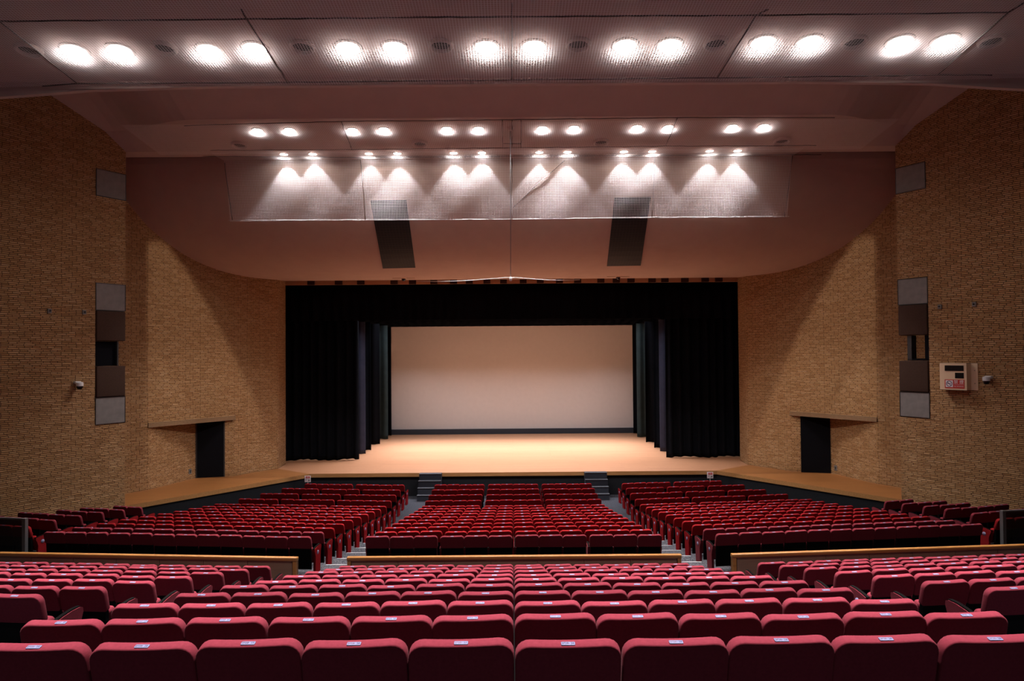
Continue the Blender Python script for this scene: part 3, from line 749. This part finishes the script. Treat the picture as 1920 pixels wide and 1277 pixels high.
# dark brackets in the gap above the valance
blk = [(577, 590), (628, 642), (670, 683), (733, 745), (767, 780), (807, 820), (844, 857), (874, 886), (907, 919), (938, 950), (974, 988), (1007, 1019), (1043, 1055), (1077, 1089), (1120, 1133), (1149, 1162), (1176, 1190), (1216, 1229), (1240, 1253), (1278, 1290), (1315, 1329), (1341, 1354)]
bproto = None
for k, (x0, x1) in enumerate(blk):
    x = ray((x0 + x1) / 2, 526).x * 32.2 / ray((x0 + x1) / 2, 526).y
    if bproto is None:
        bproto = empty('curtain_bracket', (0, 0, 0))
        m_ = MB(); m_.prism([(-0.08, -0.05), (0.09, -0.05), (0.09, 0.30), (-0.02, 0.30), (-0.08, 0.12)], -0.16, 0.16); m_.build('bracket_body', M['cloth'], bproto)
        m_ = MB(); m_.box(-0.17, 0.17, 0.06, 0.12, 0.28, 0.36); m_.build('hook_plate', M['frame'], bproto); o = bproto
    else: o = copy_tree(bproto)
    o.location = (x, 32.18, H + 3.34)
    half = k < 11; n_ = k + 1 if half else 22 - k
    tag(o, f'small dark bracket above the stage valance, {ORD[n_]} from the {"left" if half else "right"} end', 'bracket', 'brackets above the valance')

# ------------------------------------------------------------------ things on the side walls
def on_wall(o, t, z, sd, off=0.0):
    """local x runs along the wall towards the stage (left wall) / away (right wall), local -y into the hall"""
    o.location = wl(t, z, off, sd)
    o.rotation_euler.z = math.atan2(WN.x, -WN.y) if sd < 0 else -math.atan2(WN.x, -WN.y)
for sd, sn in ((-1, 'left'), (1, 'right')):
    z = Z_SP[sd]; s_ = 1 if sd < 0 else -1   # local x sign pointing to the corner
    def slab(name, mat, z0, z1, y0, y1, label, cat, group=None, rim=True, rounded=False):
        o = empty(name, (0, 0, 0)); on_wall(o, TC / 2, z0, sd)
        m_ = MB()
        if rounded: m_.rbox((0, (y0 + y1) / 2, (z1 - z0) / 2), (TC - 0.03, y1 - y0, z1 - z0 - 0.02), (0.04, 0.04, 0.03), 2)
        else: m_.box(-TC / 2 + 0.02, TC / 2 - 0.01, y0, y1, 0.02, z1 - z0 - 0.02)
        m_.build('face_panel' if not rounded else 'grille_cloth', mat, o)
        if rim:
            m_ = MB()
            for a, b, c, d_ in ((-TC / 2, TC / 2, 0, 0.02), (-TC / 2, TC / 2, z1 - z0 - 0.02, z1 - z0)): m_.box(a, b, y0 - 0.01, y1, c, d_)
            for a, b in ((-TC / 2, -TC / 2 + 0.02), (TC / 2 - 0.02, TC / 2)): m_.box(a, b, y0 - 0.01, y1, 0.02, z1 - z0 - 0.02)
            m_.build('edge_frame', M['frame'], o)
        return tag(o, label, cat, group)
    slab('wall_board', M['concrete'], z[1], z[0], -0.01, 0.2, f'grey square board above the two speakers on the {sn} brick wall', 'board', 'grey boards on the side walls')
    slab('wall_board', M['concrete'], z[5], z[4], -0.01, 0.2, f'grey square board below the two speakers on the {sn} brick wall', 'board', 'grey boards on the side walls')
    slab('wall_speaker', M['cloth'], z[2], z[1], -0.05, 0.45, f'upper dark brown cloth speaker in the {sn} wall niche', 'speaker', 'speakers in the side walls', False, True)
    slab('wall_speaker', M['cloth'], z[4], z[3], -0.05, 0.45, f'lower dark brown cloth speaker in the {sn} wall niche', 'speaker', 'speakers in the side walls', False, True)
    # open bay between the two speakers
    o = empty('speaker_bay', (0, 0, 0)); on_wall(o, TC / 2, z[3], sd); hb = z[2] - z[3]
    if sd < 0:
        m_ = MB(); m_.box(-TC / 2, 0.26, 0.12, 0.16, 0, hb); m_.build('back_panel', M['blackwall'], o)
        m_ = MB(); m_.box(0.22, 0.27, 0.0, 0.16, 0, hb); m_.build('post', M['frame'], o)
    else:
        m_ = MB(); m_.box(-0.22, -0.08, 0.02, 0.3, 0, hb); m_.build('post', M['frame'], o)
        m_ = MB(); m_.box(0.36, TC / 2, 0.02, 0.3, 0, hb); m_.build('post', M['blackwall'], o)
        m_ = MB(); m_.box(-0.22, TC / 2, 0.02, 0.3, 0, 0.06); m_.build('sill', M['blackwall'], o)
    tag(o, f'open black frame between the speakers on the {sn} wall', 'frame', 'open bays between the wall speakers')
    # lone board higher up
    pa = wl_px(181.5 if sd < 0 else 1733.5, 317 if sd < 0 else 304.5, sd); pb = wl_px(181.5 if sd < 0 else 1733.5, 365.5 if sd < 0 else 352, sd)
    m_ = MB(); hh = pa[1] - pb[1]
    o = empty('wall_board', (0, 0, 0)); on_wall(o, TC / 2, pb[1], sd)
    m_.box(-TC / 2 + 0.02, TC / 2 - 0.01, -0.02, 0.1, 0.0, hh); m_.build('face_panel', M['concrete'], o)
    m_ = MB()
    for a, b, c, d_ in ((-TC / 2, TC / 2, -0.02, 0.0), (-TC / 2, TC / 2, hh, hh + 0.02), (-TC / 2, -TC / 2 + 0.02, 0, hh), (TC / 2 - 0.02, TC / 2, 0, hh)): m_.box(a, b, -0.025, 0.1, c, d_)
    m_.build('edge_frame', M['frame'], o)
    tag(o, f'single grey board high on the {sn} brick wall under the ceiling', 'board', 'grey boards on the side walls')
    # small wall boxes
    for k, (px, py) in enumerate(((92, 583), (157, 585.5)) if sd < 0 else ((1763, 575), (1827.5, 570.5))):
        tt, zz = wl_px(px, py, sd); o = empty('wall_box', (0, 0, 0)); on_wall(o, tt, zz, sd)
        m_ = MB(); m_.box(-0.055, 0.055, -0.05, 0.02, -0.07, 0.07); m_.build('cover', M['concrete'], o)
        m_ = MB(); m_.lathe([(0.03, -0.05), (0.03, -0.06), (0.0005, -0.065)], 12, X=Matrix.Rotation(R(90), 4, 'X') @ Matrix.Translation((0, 0, 0.115))); m_.build('socket', M['frame'], o)
        far = (k == 0) == (sd < 0)
        tag(o, f'tiny grey box on the {sn} brick wall, {"farther from" if far else "closer to"} the speakers', 'box', 'small wall boxes')
    # surveillance camera
    px, py = (143, 722) if sd < 0 else (1856, 712)
    tt, zz = wl_px(px, py, sd); o = empty('security_camera', (0, 0, 0)); on_wall(o, tt, zz, sd)
    m_ = MB(); m_.rbox((0, -0.06, 0.075), (0.19, 0.16, 0.09), (0.025, 0.025, 0.025), 2); m_.build('bracket', M['white'], o)
    m_ = MB(); m_.lathe([(0.0005, 0.10), (0.09, 0.095), (0.105, 0.07), (0.105, -0.03)], 20, X=Matrix.Translation((0.0, -0.20, 0))); m_.build('housing', M['white'], o)
    m_ = MB(); m_.lathe([(0.098, -0.02), (0.098, -0.05), (0.075, -0.11), (0.04, -0.135), (0.0005, -0.145)], 20, X=Matrix.Translation((0.0, -0.20, 0))); m_.build('dome', M['smoke'], o)
    tag(o, f'white dome security camera on the {sn} brick wall', 'camera', 'security cameras on the side walls')
    # outlet near the door, on the recess wall
    px, py = (356, 884) if sd < 0 else (1567.5, 877.5)
    a, b = Vector((-sd * REC[0][0], REC[0][1], 0)), Vector((-sd * REC[1][0], REC[1][1], 0)); dv = (b - a).normalized(); nn = Vector((dv.y, -dv.x, 0)) * (1 if sd < 0 else -1)
    p = at_plane(px, py, a, nn); o = empty('wall_outlet', p, math.atan2(dv.y, dv.x) + (0 if sd < 0 else math.pi))
    m_ = MB(); m_.box(-0.07, 0.07, -0.025, 0.01, -0.10, 0.10); m_.build('cover_plate', M['concrete'], o)
    m_ = MB(); m_.box(-0.035, 0.035, -0.035, -0.02, -0.06, 0.06); m_.build('socket', M['frame'], o)
    tag(o, f'small metal wall outlet beside the {sn} black door', 'outlet', 'outlets beside the doors')

# clock and no smoking cabinet on the right wall
tb, zc0 = wl_px(1822, 731.5, 1); _, zc1 = wl_px(1822, 681, 1); tp, _ = wl_px(1834, 700, 1)
BW, BD = 0.80, 0.28; hh = zc1 - zc0
o = empty('notice_cabinet', (0, 0, 0)); on_wall(o, tb - BW / 2, zc0, 1)
tag(o, 'cream notice cabinet with a red no smoking sign on the right brick wall', 'cabinet')
m_ = MB(); m_.box(-BW / 2, BW / 2, -BD, -0.02, 0, hh); m_.build('case', M['cream'], o)
m_ = MB(); m_.box(-BW / 2 + 0.05, BW / 2 + (tp - tb), -0.025, 0.01, 0.0, hh); bp_ = m_.build('back_plate', M['cream'], o)
m_ = MB()
for zz in (0.25, 0.73): m_.lathe([(0.012, 0), (0.012, 0.006), (0.0005, 0.008)], 10, X=Matrix.Translation((BW / 2 + 0.11, -0.025, zz * hh)) @ Matrix.Rotation(R(90), 4, 'X'))
m_.build('screw', M['frame'], bp_)
fx = lambda q: -BW / 2 + q * BW
m_ = MB(); m_.box(fx(0.20), fx(0.90), -BD - 0.012, -BD + 0.01, hh * 0.71, hh * 0.915); m_.build('display', M['smoke'], o)
m_ = MB(); m_.box(fx(0.58), fx(0.90), -BD - 0.012, -BD + 0.01, hh * 0.44, hh * 0.645); m_.build('display', M['smoke'], o)
m_ = MB(); m_.box(fx(0.19), fx(0.92), -BD - 0.010, -BD + 0.01, hh * 0.06, hh * 0.385); sg = m_.build('no_smoking_sign', M['signred'], o)
m_ = MB(); m_.box(fx(0.225), fx(0.50), -BD - 0.014, -BD, hh * 0.10, hh * 0.355); m_.build('pictogram_panel', M['signwhite'], sg)
cx, cz = fx(0.362), hh * 0.2275; XR = Matrix.Translation((cx, -BD - 0.014, cz)) @ Matrix.Rotation(R(90), 4, 'X')
m_ = MB(); m_.lathe([(0.092, 0.0), (0.092, 0.004), (0.072, 0.004), (0.072, 0.0)], 28, X=XR)
m_.box(-0.085, 0.085, -0.009, 0.009, 0.0, 0.004, X=XR @ Matrix.Rotation(R(-45), 4, 'Z')); m_.build('prohibition_ring', M['signblue'], sg)
m_ = MB(); m_.box(-0.055, 0.045, -0.010, 0.010, 0.0, 0.003, X=XR); m_.tube([XR @ Vector((0.04, 0.012, 0.002)), XR @ Vector((0.05, 0.03, 0.002)), XR @ Vector((0.04, 0.045, 0.002))], 0.004, 5); m_.build('cigarette', M['signblue'], sg)
for body, sz, qx, qz in (('\u7981 \u7159', 0.13, 0.715, 0.29), ('NO SMOKING', 0.045, 0.715, 0.13)):
    tm = bpy.data.objects.new('lettering', text_mesh(body, sz, M['signwhite'])); COL.objects.link(tm); tm.parent = sg
    tm.location = (fx(qx), -BD - 0.0125, hh * qz); tm.rotation_euler = (R(90), 0, 0)
m_ = MB(); m_.box(fx(0.54), fx(0.90), -BD - 0.013, -BD, hh * 0.195, hh * 0.202); m_.build('rule', M['signwhite'], sg)

# ------------------------------------------------------------------ stage steps and corner notices
for sx, sn in ((-1, 'left'), (1, 'right')):
    xc = sx * 3.5; y0 = 28.25; t = empty('stage_steps', (xc, y0, 0)); tag(t, f'charcoal portable steps up to the stage, at the {sn} aisle', 'steps', 'steps to the stage')
    n = 4; rise = (STZ + 0.01) / n; run = 0.235
    prof = [(0, 0)]
    for k in range(n): prof += [(k * run, (k + 1) * rise), ((k + 1) * run, (k + 1) * rise)]
    prof += [(n * run + 0.05, n * rise), (n * run + 0.05, 0)]
    m_ = MB(); m_.prism(prof, -0.47, 0.47); m_.build('stair_body', M['steps'], t)
    for k in range(n):
        m_ = MB(); m_.box(-0.475, 0.475, k * run - 0.015, k * run + 0.05, (k + 1) * rise - 0.018, (k + 1) * rise + 0.006); m_.build('nosing', M['greymetal'], t)
for px, py, sn in ((577, 898, 'left'), (1331.5, 891, 'right')):
    p = at_depth(px, py, 28.75); t = empty('notice_stand', (p.x, p.y, 0)); tag(t, f'little white notice with red heading on a thin post, {sn} stage corner', 'sign', 'notices at the stage corners')
    m_ = MB(); m_.box(-0.125, 0.125, -0.012, 0.012, p.z - 0.13, p.z + 0.13); bd = m_.build('board', M['signwhite'], t)
    for a, b in ((-0.075, -0.03), (-0.01, 0.02), (0.04, 0.085)):
        m_ = MB(); m_.box(a, b, -0.017, 0.0, p.z + 0.02, p.z + 0.11); m_.build('red_heading', M['signred'], bd)
    m_ = MB()
    for a, b, c, d_ in ((-0.10, -0.02, -0.03, -0.02), (-0.10, -0.03, -0.06, -0.05), (0.02, 0.09, -0.09, -0.03)): m_.box(a, b, -0.016, 0.0, p.z + c, p.z + d_)
    m_.build('small_print', M['concrete'], bd)
    m_ = MB(); m_.tube([(0, 0.02, 0.0), (0, 0.02, p.z)], 0.012, 8); m_.build('post', M['signwhite'], t)
    m_ = MB(); m_.lathe([(0.12, 0.0), (0.12, 0.015), (0.02, 0.025), (0.0005, 0.025)], 18); m_.build('foot', M['frame'], t)

# ------------------------------------------------------------------ low wooden barriers between the two tiers
def barrier(x0, x1, y, ang, label, closed=(True, True)):
    L_ = x1 - x0; t = empty('wooden_barrier', (x0, y, MAIN[0][1]), ang); tag(t, label, 'barrier', 'wooden barriers between the seating tiers')
    zt = H - 3.867 - MAIN[0][1]
    m_ = MB(); m_.rbox((L_ / 2, 0.035, zt - 0.035), (L_ + 0.02, 0.10, 0.07), (0.010, 0.010, 0.010), 1); m_.build('cap_rail', M['cap'], t)
    m_ = MB(); m_.box(0.0, L_, 0.02, 0.08, -0.0, zt - 0.06); m_.build('core', M['panel'], t)
    n = max(1, round((L_ - 0.2) / 0.87)); w_ = (L_ - 0.16) / n
    for k in range(n):
        m_ = MB(); m_.box(0.08 + k * w_ + 0.004, 0.08 + (k + 1) * w_ - 0.004, -0.005, 0.02, 0.0, zt - 0.062); m_.build('panel', M['panel'], t)
    for a in (0.0, L_ - 0.07):
        m_ = MB(); m_.box(a, a + 0.07, -0.012, 0.084, 0.0, zt - 0.06); m_.build('end_post', M['cap'], t)
YB = 13.08
barrier(-3.17, 3.19, YB, 0.0, 'middle wooden barrier with brown panels between the seating tiers')
a_ = R(4.6); ln_ = 12.5
barrier(4.17, 4.17 + ln_, YB + 0.0, a_, 'right wooden barrier with brown panels between the seating tiers')
t0 = Vector((-4.14, YB, 0)) + Vector((-math.cos(a_), math.sin(a_), 0)) * ln_
barrier(t0.x, t0.x + ln_, t0.y, -a_, 'left wooden barrier with brown panels between the seating tiers')
# tinted glass screens at the outer ends
for sd, sn, xp in ((-1, 'left', 47), (1, 'right', 1880.5)):
    p = at_depth(xp, 990 if sd < 0 else 975, 15.0); t = empty('glass_screen', (p.x, 15.0, MAIN[0][1]), sd * R(10)); tag(t, f'dark tinted glass screen with grey metal post at the {sn} edge', 'screen', 'glass screens at the outer aisles')
    zt = H - 3.53 - MAIN[0][1]; e = sd * 4.2
    m_ = MB(); m_.box(-0.04, 0.04, -0.04, 0.04, 0, zt); m_.build('post', M['greymetal'], t)
    m_ = MB(); m_.box(min(0, e), max(0, e), -0.02, 0.02, zt - 0.035, zt); m_.build('top_rail', M['greymetal'], t)
    m_ = MB(); m_.box(min(0, e), max(0, e), -0.008, 0.008, 0.06, zt - 0.035); m_.build('glass_pane', M['tint'], t)

# ------------------------------------------------------------------ seats
BT = Matrix.Translation((0, 0.0675, 0.7175)) @ Matrix.Rotation(R(13), 4, 'X')
def saddle(p):
    q = p.copy()
    if q.z > 0: q.z += 0.010 * (q.x / 0.25) ** 2 * (q.z / 0.135) - 0.006 + 0.004 * q.x / 0.25
    return q
ARM = [(0.17, 0.50), (0.17, 0.545), (0.28, 0.565), (0.40, 0.578), (0.50, 0.576), (0.535, 0.56), (0.54, 0.52), (0.505, 0.42), (0.48, 0.0), (0.22, 0.0), (0.23, 0.36), (0.20, 0.45)]
PADP = [(0.15, 0.545), (0.15, 0.556), (0.28, 0.577), (0.40, 0.590), (0.50, 0.587), (0.535, 0.566), (0.50, 0.576), (0.40, 0.578), (0.28, 0.565)]
def m_back(n=5):
    """upholstered back: rounded outline, lofted through its thickness, rear edge crisp and front edge soft"""
    m = MB(); w, h = 0.258, 0.135
    def outline(e):
        pts = []
        for cx, cz, a0, r in ((1, 1, 0, 0.075), (-1, 1, 90, 0.075), (-1, -1, 180, 0.03), (1, -1, 270, 0.03)):
            for k in range(n + 1):
                a = R(a0 + 90 * k / n); pts.append((cx * (w - r) + (r - e) * math.cos(a), cz * (h - r) + (r - e) * math.sin(a)))
            nx = [(-1, 1), (-1, -1), (1, -1), (1, 1)]
        # extra points along the top so that it can sag
        out = []
        for k, p in enumerate(pts):
            out.append(p)
            if k == n:
                q = pts[n + 1]
                for j in range(1, 6): out.append((p[0] + (q[0] - p[0]) * j / 6, p[1]))
        return out
    loops = [(-0.0350, 0.012), (-0.0335, 0.004), (-0.028, 0.0), (0.020, 0.0), (0.031, 0.008), (0.0350, 0.022)]
    rings = []
    for y, e in loops:
        ring = []
        for x, z in outline(e):
            ring.append(len(m.v)); m.v.append(tuple(BT @ saddle(Vector((x, y, z)))))
        rings.append(ring)
    c = len(rings[0])
    for a, b in zip(rings[:-1], rings[1:]):
        for k in range(c):
            m.f.append((a[k], b[k], b[(k + 1) % c], a[(k + 1) % c])); m.m.append(0); m.sm.append(True); m.uv.append([(0, 0)] * 4)
    m.f.append(tuple(rings[0])); m.m.append(0); m.sm.append(False); m.uv.append([(0, 0)] * c)
    m.f.append(tuple(reversed(rings[-1]))); m.m.append(0); m.sm.append(False); m.uv.append([(0, 0)] * c)
    return m
def m_shell():
    m = MB(); m.prism([(0.070, 0.612), (0.105, 0.14), (0.13, 0.12), (0.145, 0.14), (0.125, 0.59), (0.09, 0.615)], -0.235, 0.235)
    return m
def m_cush(n=2):
    m = MB(); m.rbox((0, 0, 0), (0.45, 0.11, 0.36), (0.04, 0.04, 0.05), n, X=Matrix.Translation((0, 0.245, 0.41)) @ Matrix.Rotation(R(14), 4, 'X')); return m
def m_plate():
    m = MB(); m.rbox((0.0, -0.013, 0.1315), (0.068, 0.025, 0.005), (0.004, 0.004, 0.001), 1, X=BT); return m
def m_arm(x): m = MB(); m.prism(ARM, x - 0.026, x + 0.026); return m
def m_pad(x): m = MB(); m.prism(PADP, x - 0.019, x + 0.019); return m
def m_badge(x, out):
    m = MB(); m.lathe([(0.045, 0.0), (0.043, 0.004), (0.0005, 0.005)], 18, X=Matrix.Translation((x + out * 0.027, 0.34, 0.44)) @ Matrix.Rotation(out * R(90), 4, 'Y')); return m
def m_badge_ring(x, out):
    m = MB(); m.lathe([(0.034, 0.005), (0.034, 0.0065), (0.027, 0.0065), (0.027, 0.005)], 18, X=Matrix.Translation((x + out * 0.027, 0.34, 0.44)) @ Matrix.Rotation(out * R(90), 4, 'Y'))
    m.box(-0.012, 0.012, -0.018, 0.018, 0.004, 0.006, X=Matrix.Translation((x + out * 0.027, 0.34, 0.44)) @ Matrix.Rotation(out * R(90), 4, 'Y')); return m
ME = dict(back=m_back().mesh('backrest', M['red']), shell=m_shell().mesh('back_shell', M['shell']), cush=m_cush().mesh('seat_cushion', M['red']), plate=m_plate().mesh('number_plate', M['plate']),
          arm=m_arm(-0.26).mesh('armrest', M['red']), pad=m_pad(-0.26).mesh('arm_pad', M['pad']), arm2=m_arm(0.26).mesh('armrest', M['red']), pad2=m_pad(0.26).mesh('arm_pad', M['pad']),
          bl=m_badge(-0.26, -1).mesh('row_badge', M['plate']), br=m_badge(0.26, 1).mesh('row_badge', M['plate']), rl=m_badge_ring(-0.26, -1).mesh('badge_mark', M['ink']), rr=m_badge_ring(0.26, 1).mesh('badge_mark', M['ink']))
def part(name, me, parent):
    o = bpy.data.objects.new(name, me); COL.objects.link(o); o.parent = parent; return o
seat0 = empty('theatre_seat', (0, 0, 0))
for nm, k in (('backrest', 'back'), ('back_shell', 'shell'), ('seat_cushion', 'cush'), ('number_plate', 'plate')): part(nm, ME[k], seat0)
a0 = part('armrest', ME['arm'], seat0); part('arm_pad', ME['pad'], a0)
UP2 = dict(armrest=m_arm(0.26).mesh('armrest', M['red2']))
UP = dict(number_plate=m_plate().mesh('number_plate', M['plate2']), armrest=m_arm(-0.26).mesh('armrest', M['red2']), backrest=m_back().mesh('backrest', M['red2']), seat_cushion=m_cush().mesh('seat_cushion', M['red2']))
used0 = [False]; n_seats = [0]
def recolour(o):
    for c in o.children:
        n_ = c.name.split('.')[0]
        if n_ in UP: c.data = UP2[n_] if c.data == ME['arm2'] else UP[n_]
def seat(x, y, z, rz, label, group, rend=False, lbadge=False, text=None, upper=False):
    o = seat0 if not used0[0] else copy_tree(seat0); used0[0] = True; n_seats[0] += 1
    o.location = (x + random.uniform(-0.004, 0.004), y, z + random.uniform(-0.006, 0.008)); o.rotation_euler = (random.uniform(-0.012, 0.012), random.uniform(-0.006, 0.006), rz + random.uniform(-0.01, 0.01))
    tag(o, label, 'seat', group)
    if rend:
        a = part('armrest', ME['arm2'], o); part('arm_pad', ME['pad2'], a); b = part('row_badge', ME['br'], a); part
    if lbadge:
        a = [c for c in o.children if c.name.startswith('armrest')][0]; part('row_badge', ME['bl'], a)
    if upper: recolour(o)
    if text:
        pl = [c for c in o.children if c.name.startswith('number_plate')][0]
        for body, mt, dx in ((text[0], M['inkred'], -0.012), (text[1], M['ink'], 0.021)):
            tm = part('lettering', text_mesh(body, 0.017, mt, 0.0003), pl); tm.matrix_local = BT @ Matrix.Translation((dx, -0.013, 0.1343))
    return o
far = []          # the small distant seats: (x, y, z, rz)
def side_pts(n, y, z, t, pitch, sx, x0=4.33, gaps=None):
    """n seats from the aisle outwards along a row turned by atan(t)"""
    ang = math.atan(t); out = []; s = pitch / 2
    for k in range(n):
        out.append((sx * (x0 + s * math.cos(ang)), y + (x0 + s * math.cos(ang) - INNER) * t - (x0 - INNER) * t, z, sx * ang))
        s += pitch + (gaps or {}).get(k + 1, 0.0)
    return out
# upper tier: ten rows in front of the camera
for r_, (y, z) in enumerate(NEAR):
    for sx, sn in ((-1, 'left'), (1, 'right')):
        for k in range(6):
            x = sx * (0.26 + 0.52 * k)
            if abs(x) - 0.3 > 0.75 * y + 0.1: continue
            num = 25 - k if sx < 0 else 26 + k
            seat(x, y, z, 0, f'red seat in the {ORD[r_ + 1]} row from the camera, middle block, {ORD[k + 1]} {sn} of centre', 'upper tier seats, middle block', rend=(sx > 0 and k == 5), lbadge=(sx < 0 and k == 5),
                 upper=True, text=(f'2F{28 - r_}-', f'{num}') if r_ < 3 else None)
    for sx, sn in ((-1, 'left'), (1, 'right')):
        for k, (x, yy, zz, rz) in enumerate(side_pts(16, y, z, TAN_N, 0.52, sx)):
            if abs(x) - 0.32 > 0.752 * (yy + 0.35): break
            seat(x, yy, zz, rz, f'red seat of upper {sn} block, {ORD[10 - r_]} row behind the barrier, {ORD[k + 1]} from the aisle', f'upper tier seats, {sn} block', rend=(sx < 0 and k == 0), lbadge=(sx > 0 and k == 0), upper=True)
# lower tier
for r_, (y, z) in enumerate(MAIN):
    rown = ['rearmost row', 'second row from the back'][r_] if r_ < 2 else ''
    for sx, sn in ((-1, 'left'), (1, 'right')):
        for k in range(6):
            if r_ >= 9: pitch, gap = 0.498, (0.15 if k >= 2 else 0.0)
            elif r_ < 2: pitch, gap = 0.515, (0.03 if k < 3 else 0.09)
            else: pitch, gap = 0.524, 0.0
            x = sx * (pitch * (k + 0.5) + gap)
            if r_ < 1: seat(x, y, z, 0, f'dark red lower tier seat, middle block, {rown}, {ORD[k + 1]} {sn} of centre', 'lower tier seats, middle block', rend=(sx > 0 and k == 5), lbadge=(sx < 0 and k == 5))
            else: far.append((x, y, z, 0, (sx > 0 and k in (1, 5)), False))
        n = 12 if r_ <= 9 else [11, 10, 9, 8][r_ - 10]
        gaps = {} if r_ <= 8 else ({4: 0.12, 8: 0.12} if r_ in (9, 10) else ({4: 0.14, 7: 0.14} if r_ == 11 else ({3: 0.14, 6: 0.14} if r_ == 12 else {4: 0.14})))
        pitch = 0.518 if r_ <= 8 else 0.498
        for k, (x, yy, zz, rz) in enumerate(side_pts(n, y, z, TAN_M, pitch, sx, 4.36, gaps)):
            if r_ < 2: seat(x, yy, zz, rz, f'dark red seat of lower {sn} block, {rown}, {ORD[k + 1]} from the aisle', f'lower tier seats, {sn} block', rend=(sx < 0 and k == 0), lbadge=(sx > 0 and k == 0))
            else: far.append((x, yy, zz, rz, sx < 0 and k == 0, sx > 0 and k == 0))
# turned blocks along the side walls, each row's inner end seen in the picture
WINGS = [(20.54, 264, 2), (19.57, 231, 3), (18.60, 191, 3), (17.63, 151, 4), (16.65, 102, 4), (15.9, 55, 3)]
for sx, sn in ((-1, 'left'), (1, 'right')):
    for r_, (y, px, n) in enumerate(WINGS):
        x0 = (960 - px) / F * y; ang = R(14.5)
        zr = H - [4.54, 4.40, 4.25, 4.11, 3.98, 3.95][r_] - SEAT_H
        for k in range(n):
            s = 0.26 + 0.52 * k; x = x0 + s * math.cos(ang); yy = y + s * math.sin(ang)
            if r_ == 5: far.append((sx * x, yy, zr, sx * ang, sx < 0 and k == 0, sx > 0 and k == 0)); continue
            seat(sx * x, yy, zr, sx * ang, f'dark red seat of turned {sn} wing, {ORD[r_ + 1]} row from stage, {ORD[k + 1]} from the inside', f'{sn} wing seats', rend=(sx < 0 and k == 0), lbadge=(sx > 0 and k == 0))
        # the low riser the turned rows stand on
        m_ = MB(); X = Matrix.Translation((sx * x0, y, 0)) @ Matrix.Rotation(sx * ang, 4, 'Z')
        m_.box(min(sx * -0.3, sx * 7), max(sx * -0.3, sx * 7), -0.15, 0.9, max(0, zr - 0.45), zr - 0.001 * (r_ + 1), X=X); structure(m_.build('floor_riser', M['carpet']))
# every seat farther down the lower tier, as one mass
fm = MB()
TM = []
b_ = m_back(2); s1 = m_shell(); c_ = m_cush(1); p_ = m_plate(); ar, pa = m_arm(-0.26), m_pad(-0.26); ar2, pa2 = m_arm(0.26), m_pad(0.26); bl_, br_ = m_badge(-0.26, -1), m_badge(0.26, 1)
for (x, y, z, rz, re, lb) in far:
    X = Matrix.Translation((x + random.uniform(-0.005, 0.005), y, z + random.uniform(-0.006, 0.008))) @ Matrix.Rotation(rz, 4, 'Z') @ Matrix.Rotation(random.uniform(-0.012, 0.012), 4, 'X')
    parts = [(b_, 0), (s1, 1), (c_, 0), (p_, 2), (ar, 0), (pa, 3)]
    if re: parts += [(ar2, 0), (pa2, 3), (br_, 2)]
    if lb: parts += [(bl_, 2)]
    for src, mi in parts:
        i = len(fm.v); fm.v += [tuple(X @ Vector(v)) for v in src.v]; fm.f += [tuple(i + q for q in f) for f in src.f]; fm.m += [mi] * len(src.f); fm.sm += src.sm; fm.uv += src.uv
tag(fm.build('distant_seats', [M['red'], M['shell'], M['plate'], M['pad']]), 'many small dark red seats filling the lower tier towards the stage', 'seats', None, 'stuff')
print('individual seats', n_seats[0], 'far seats', len(far))
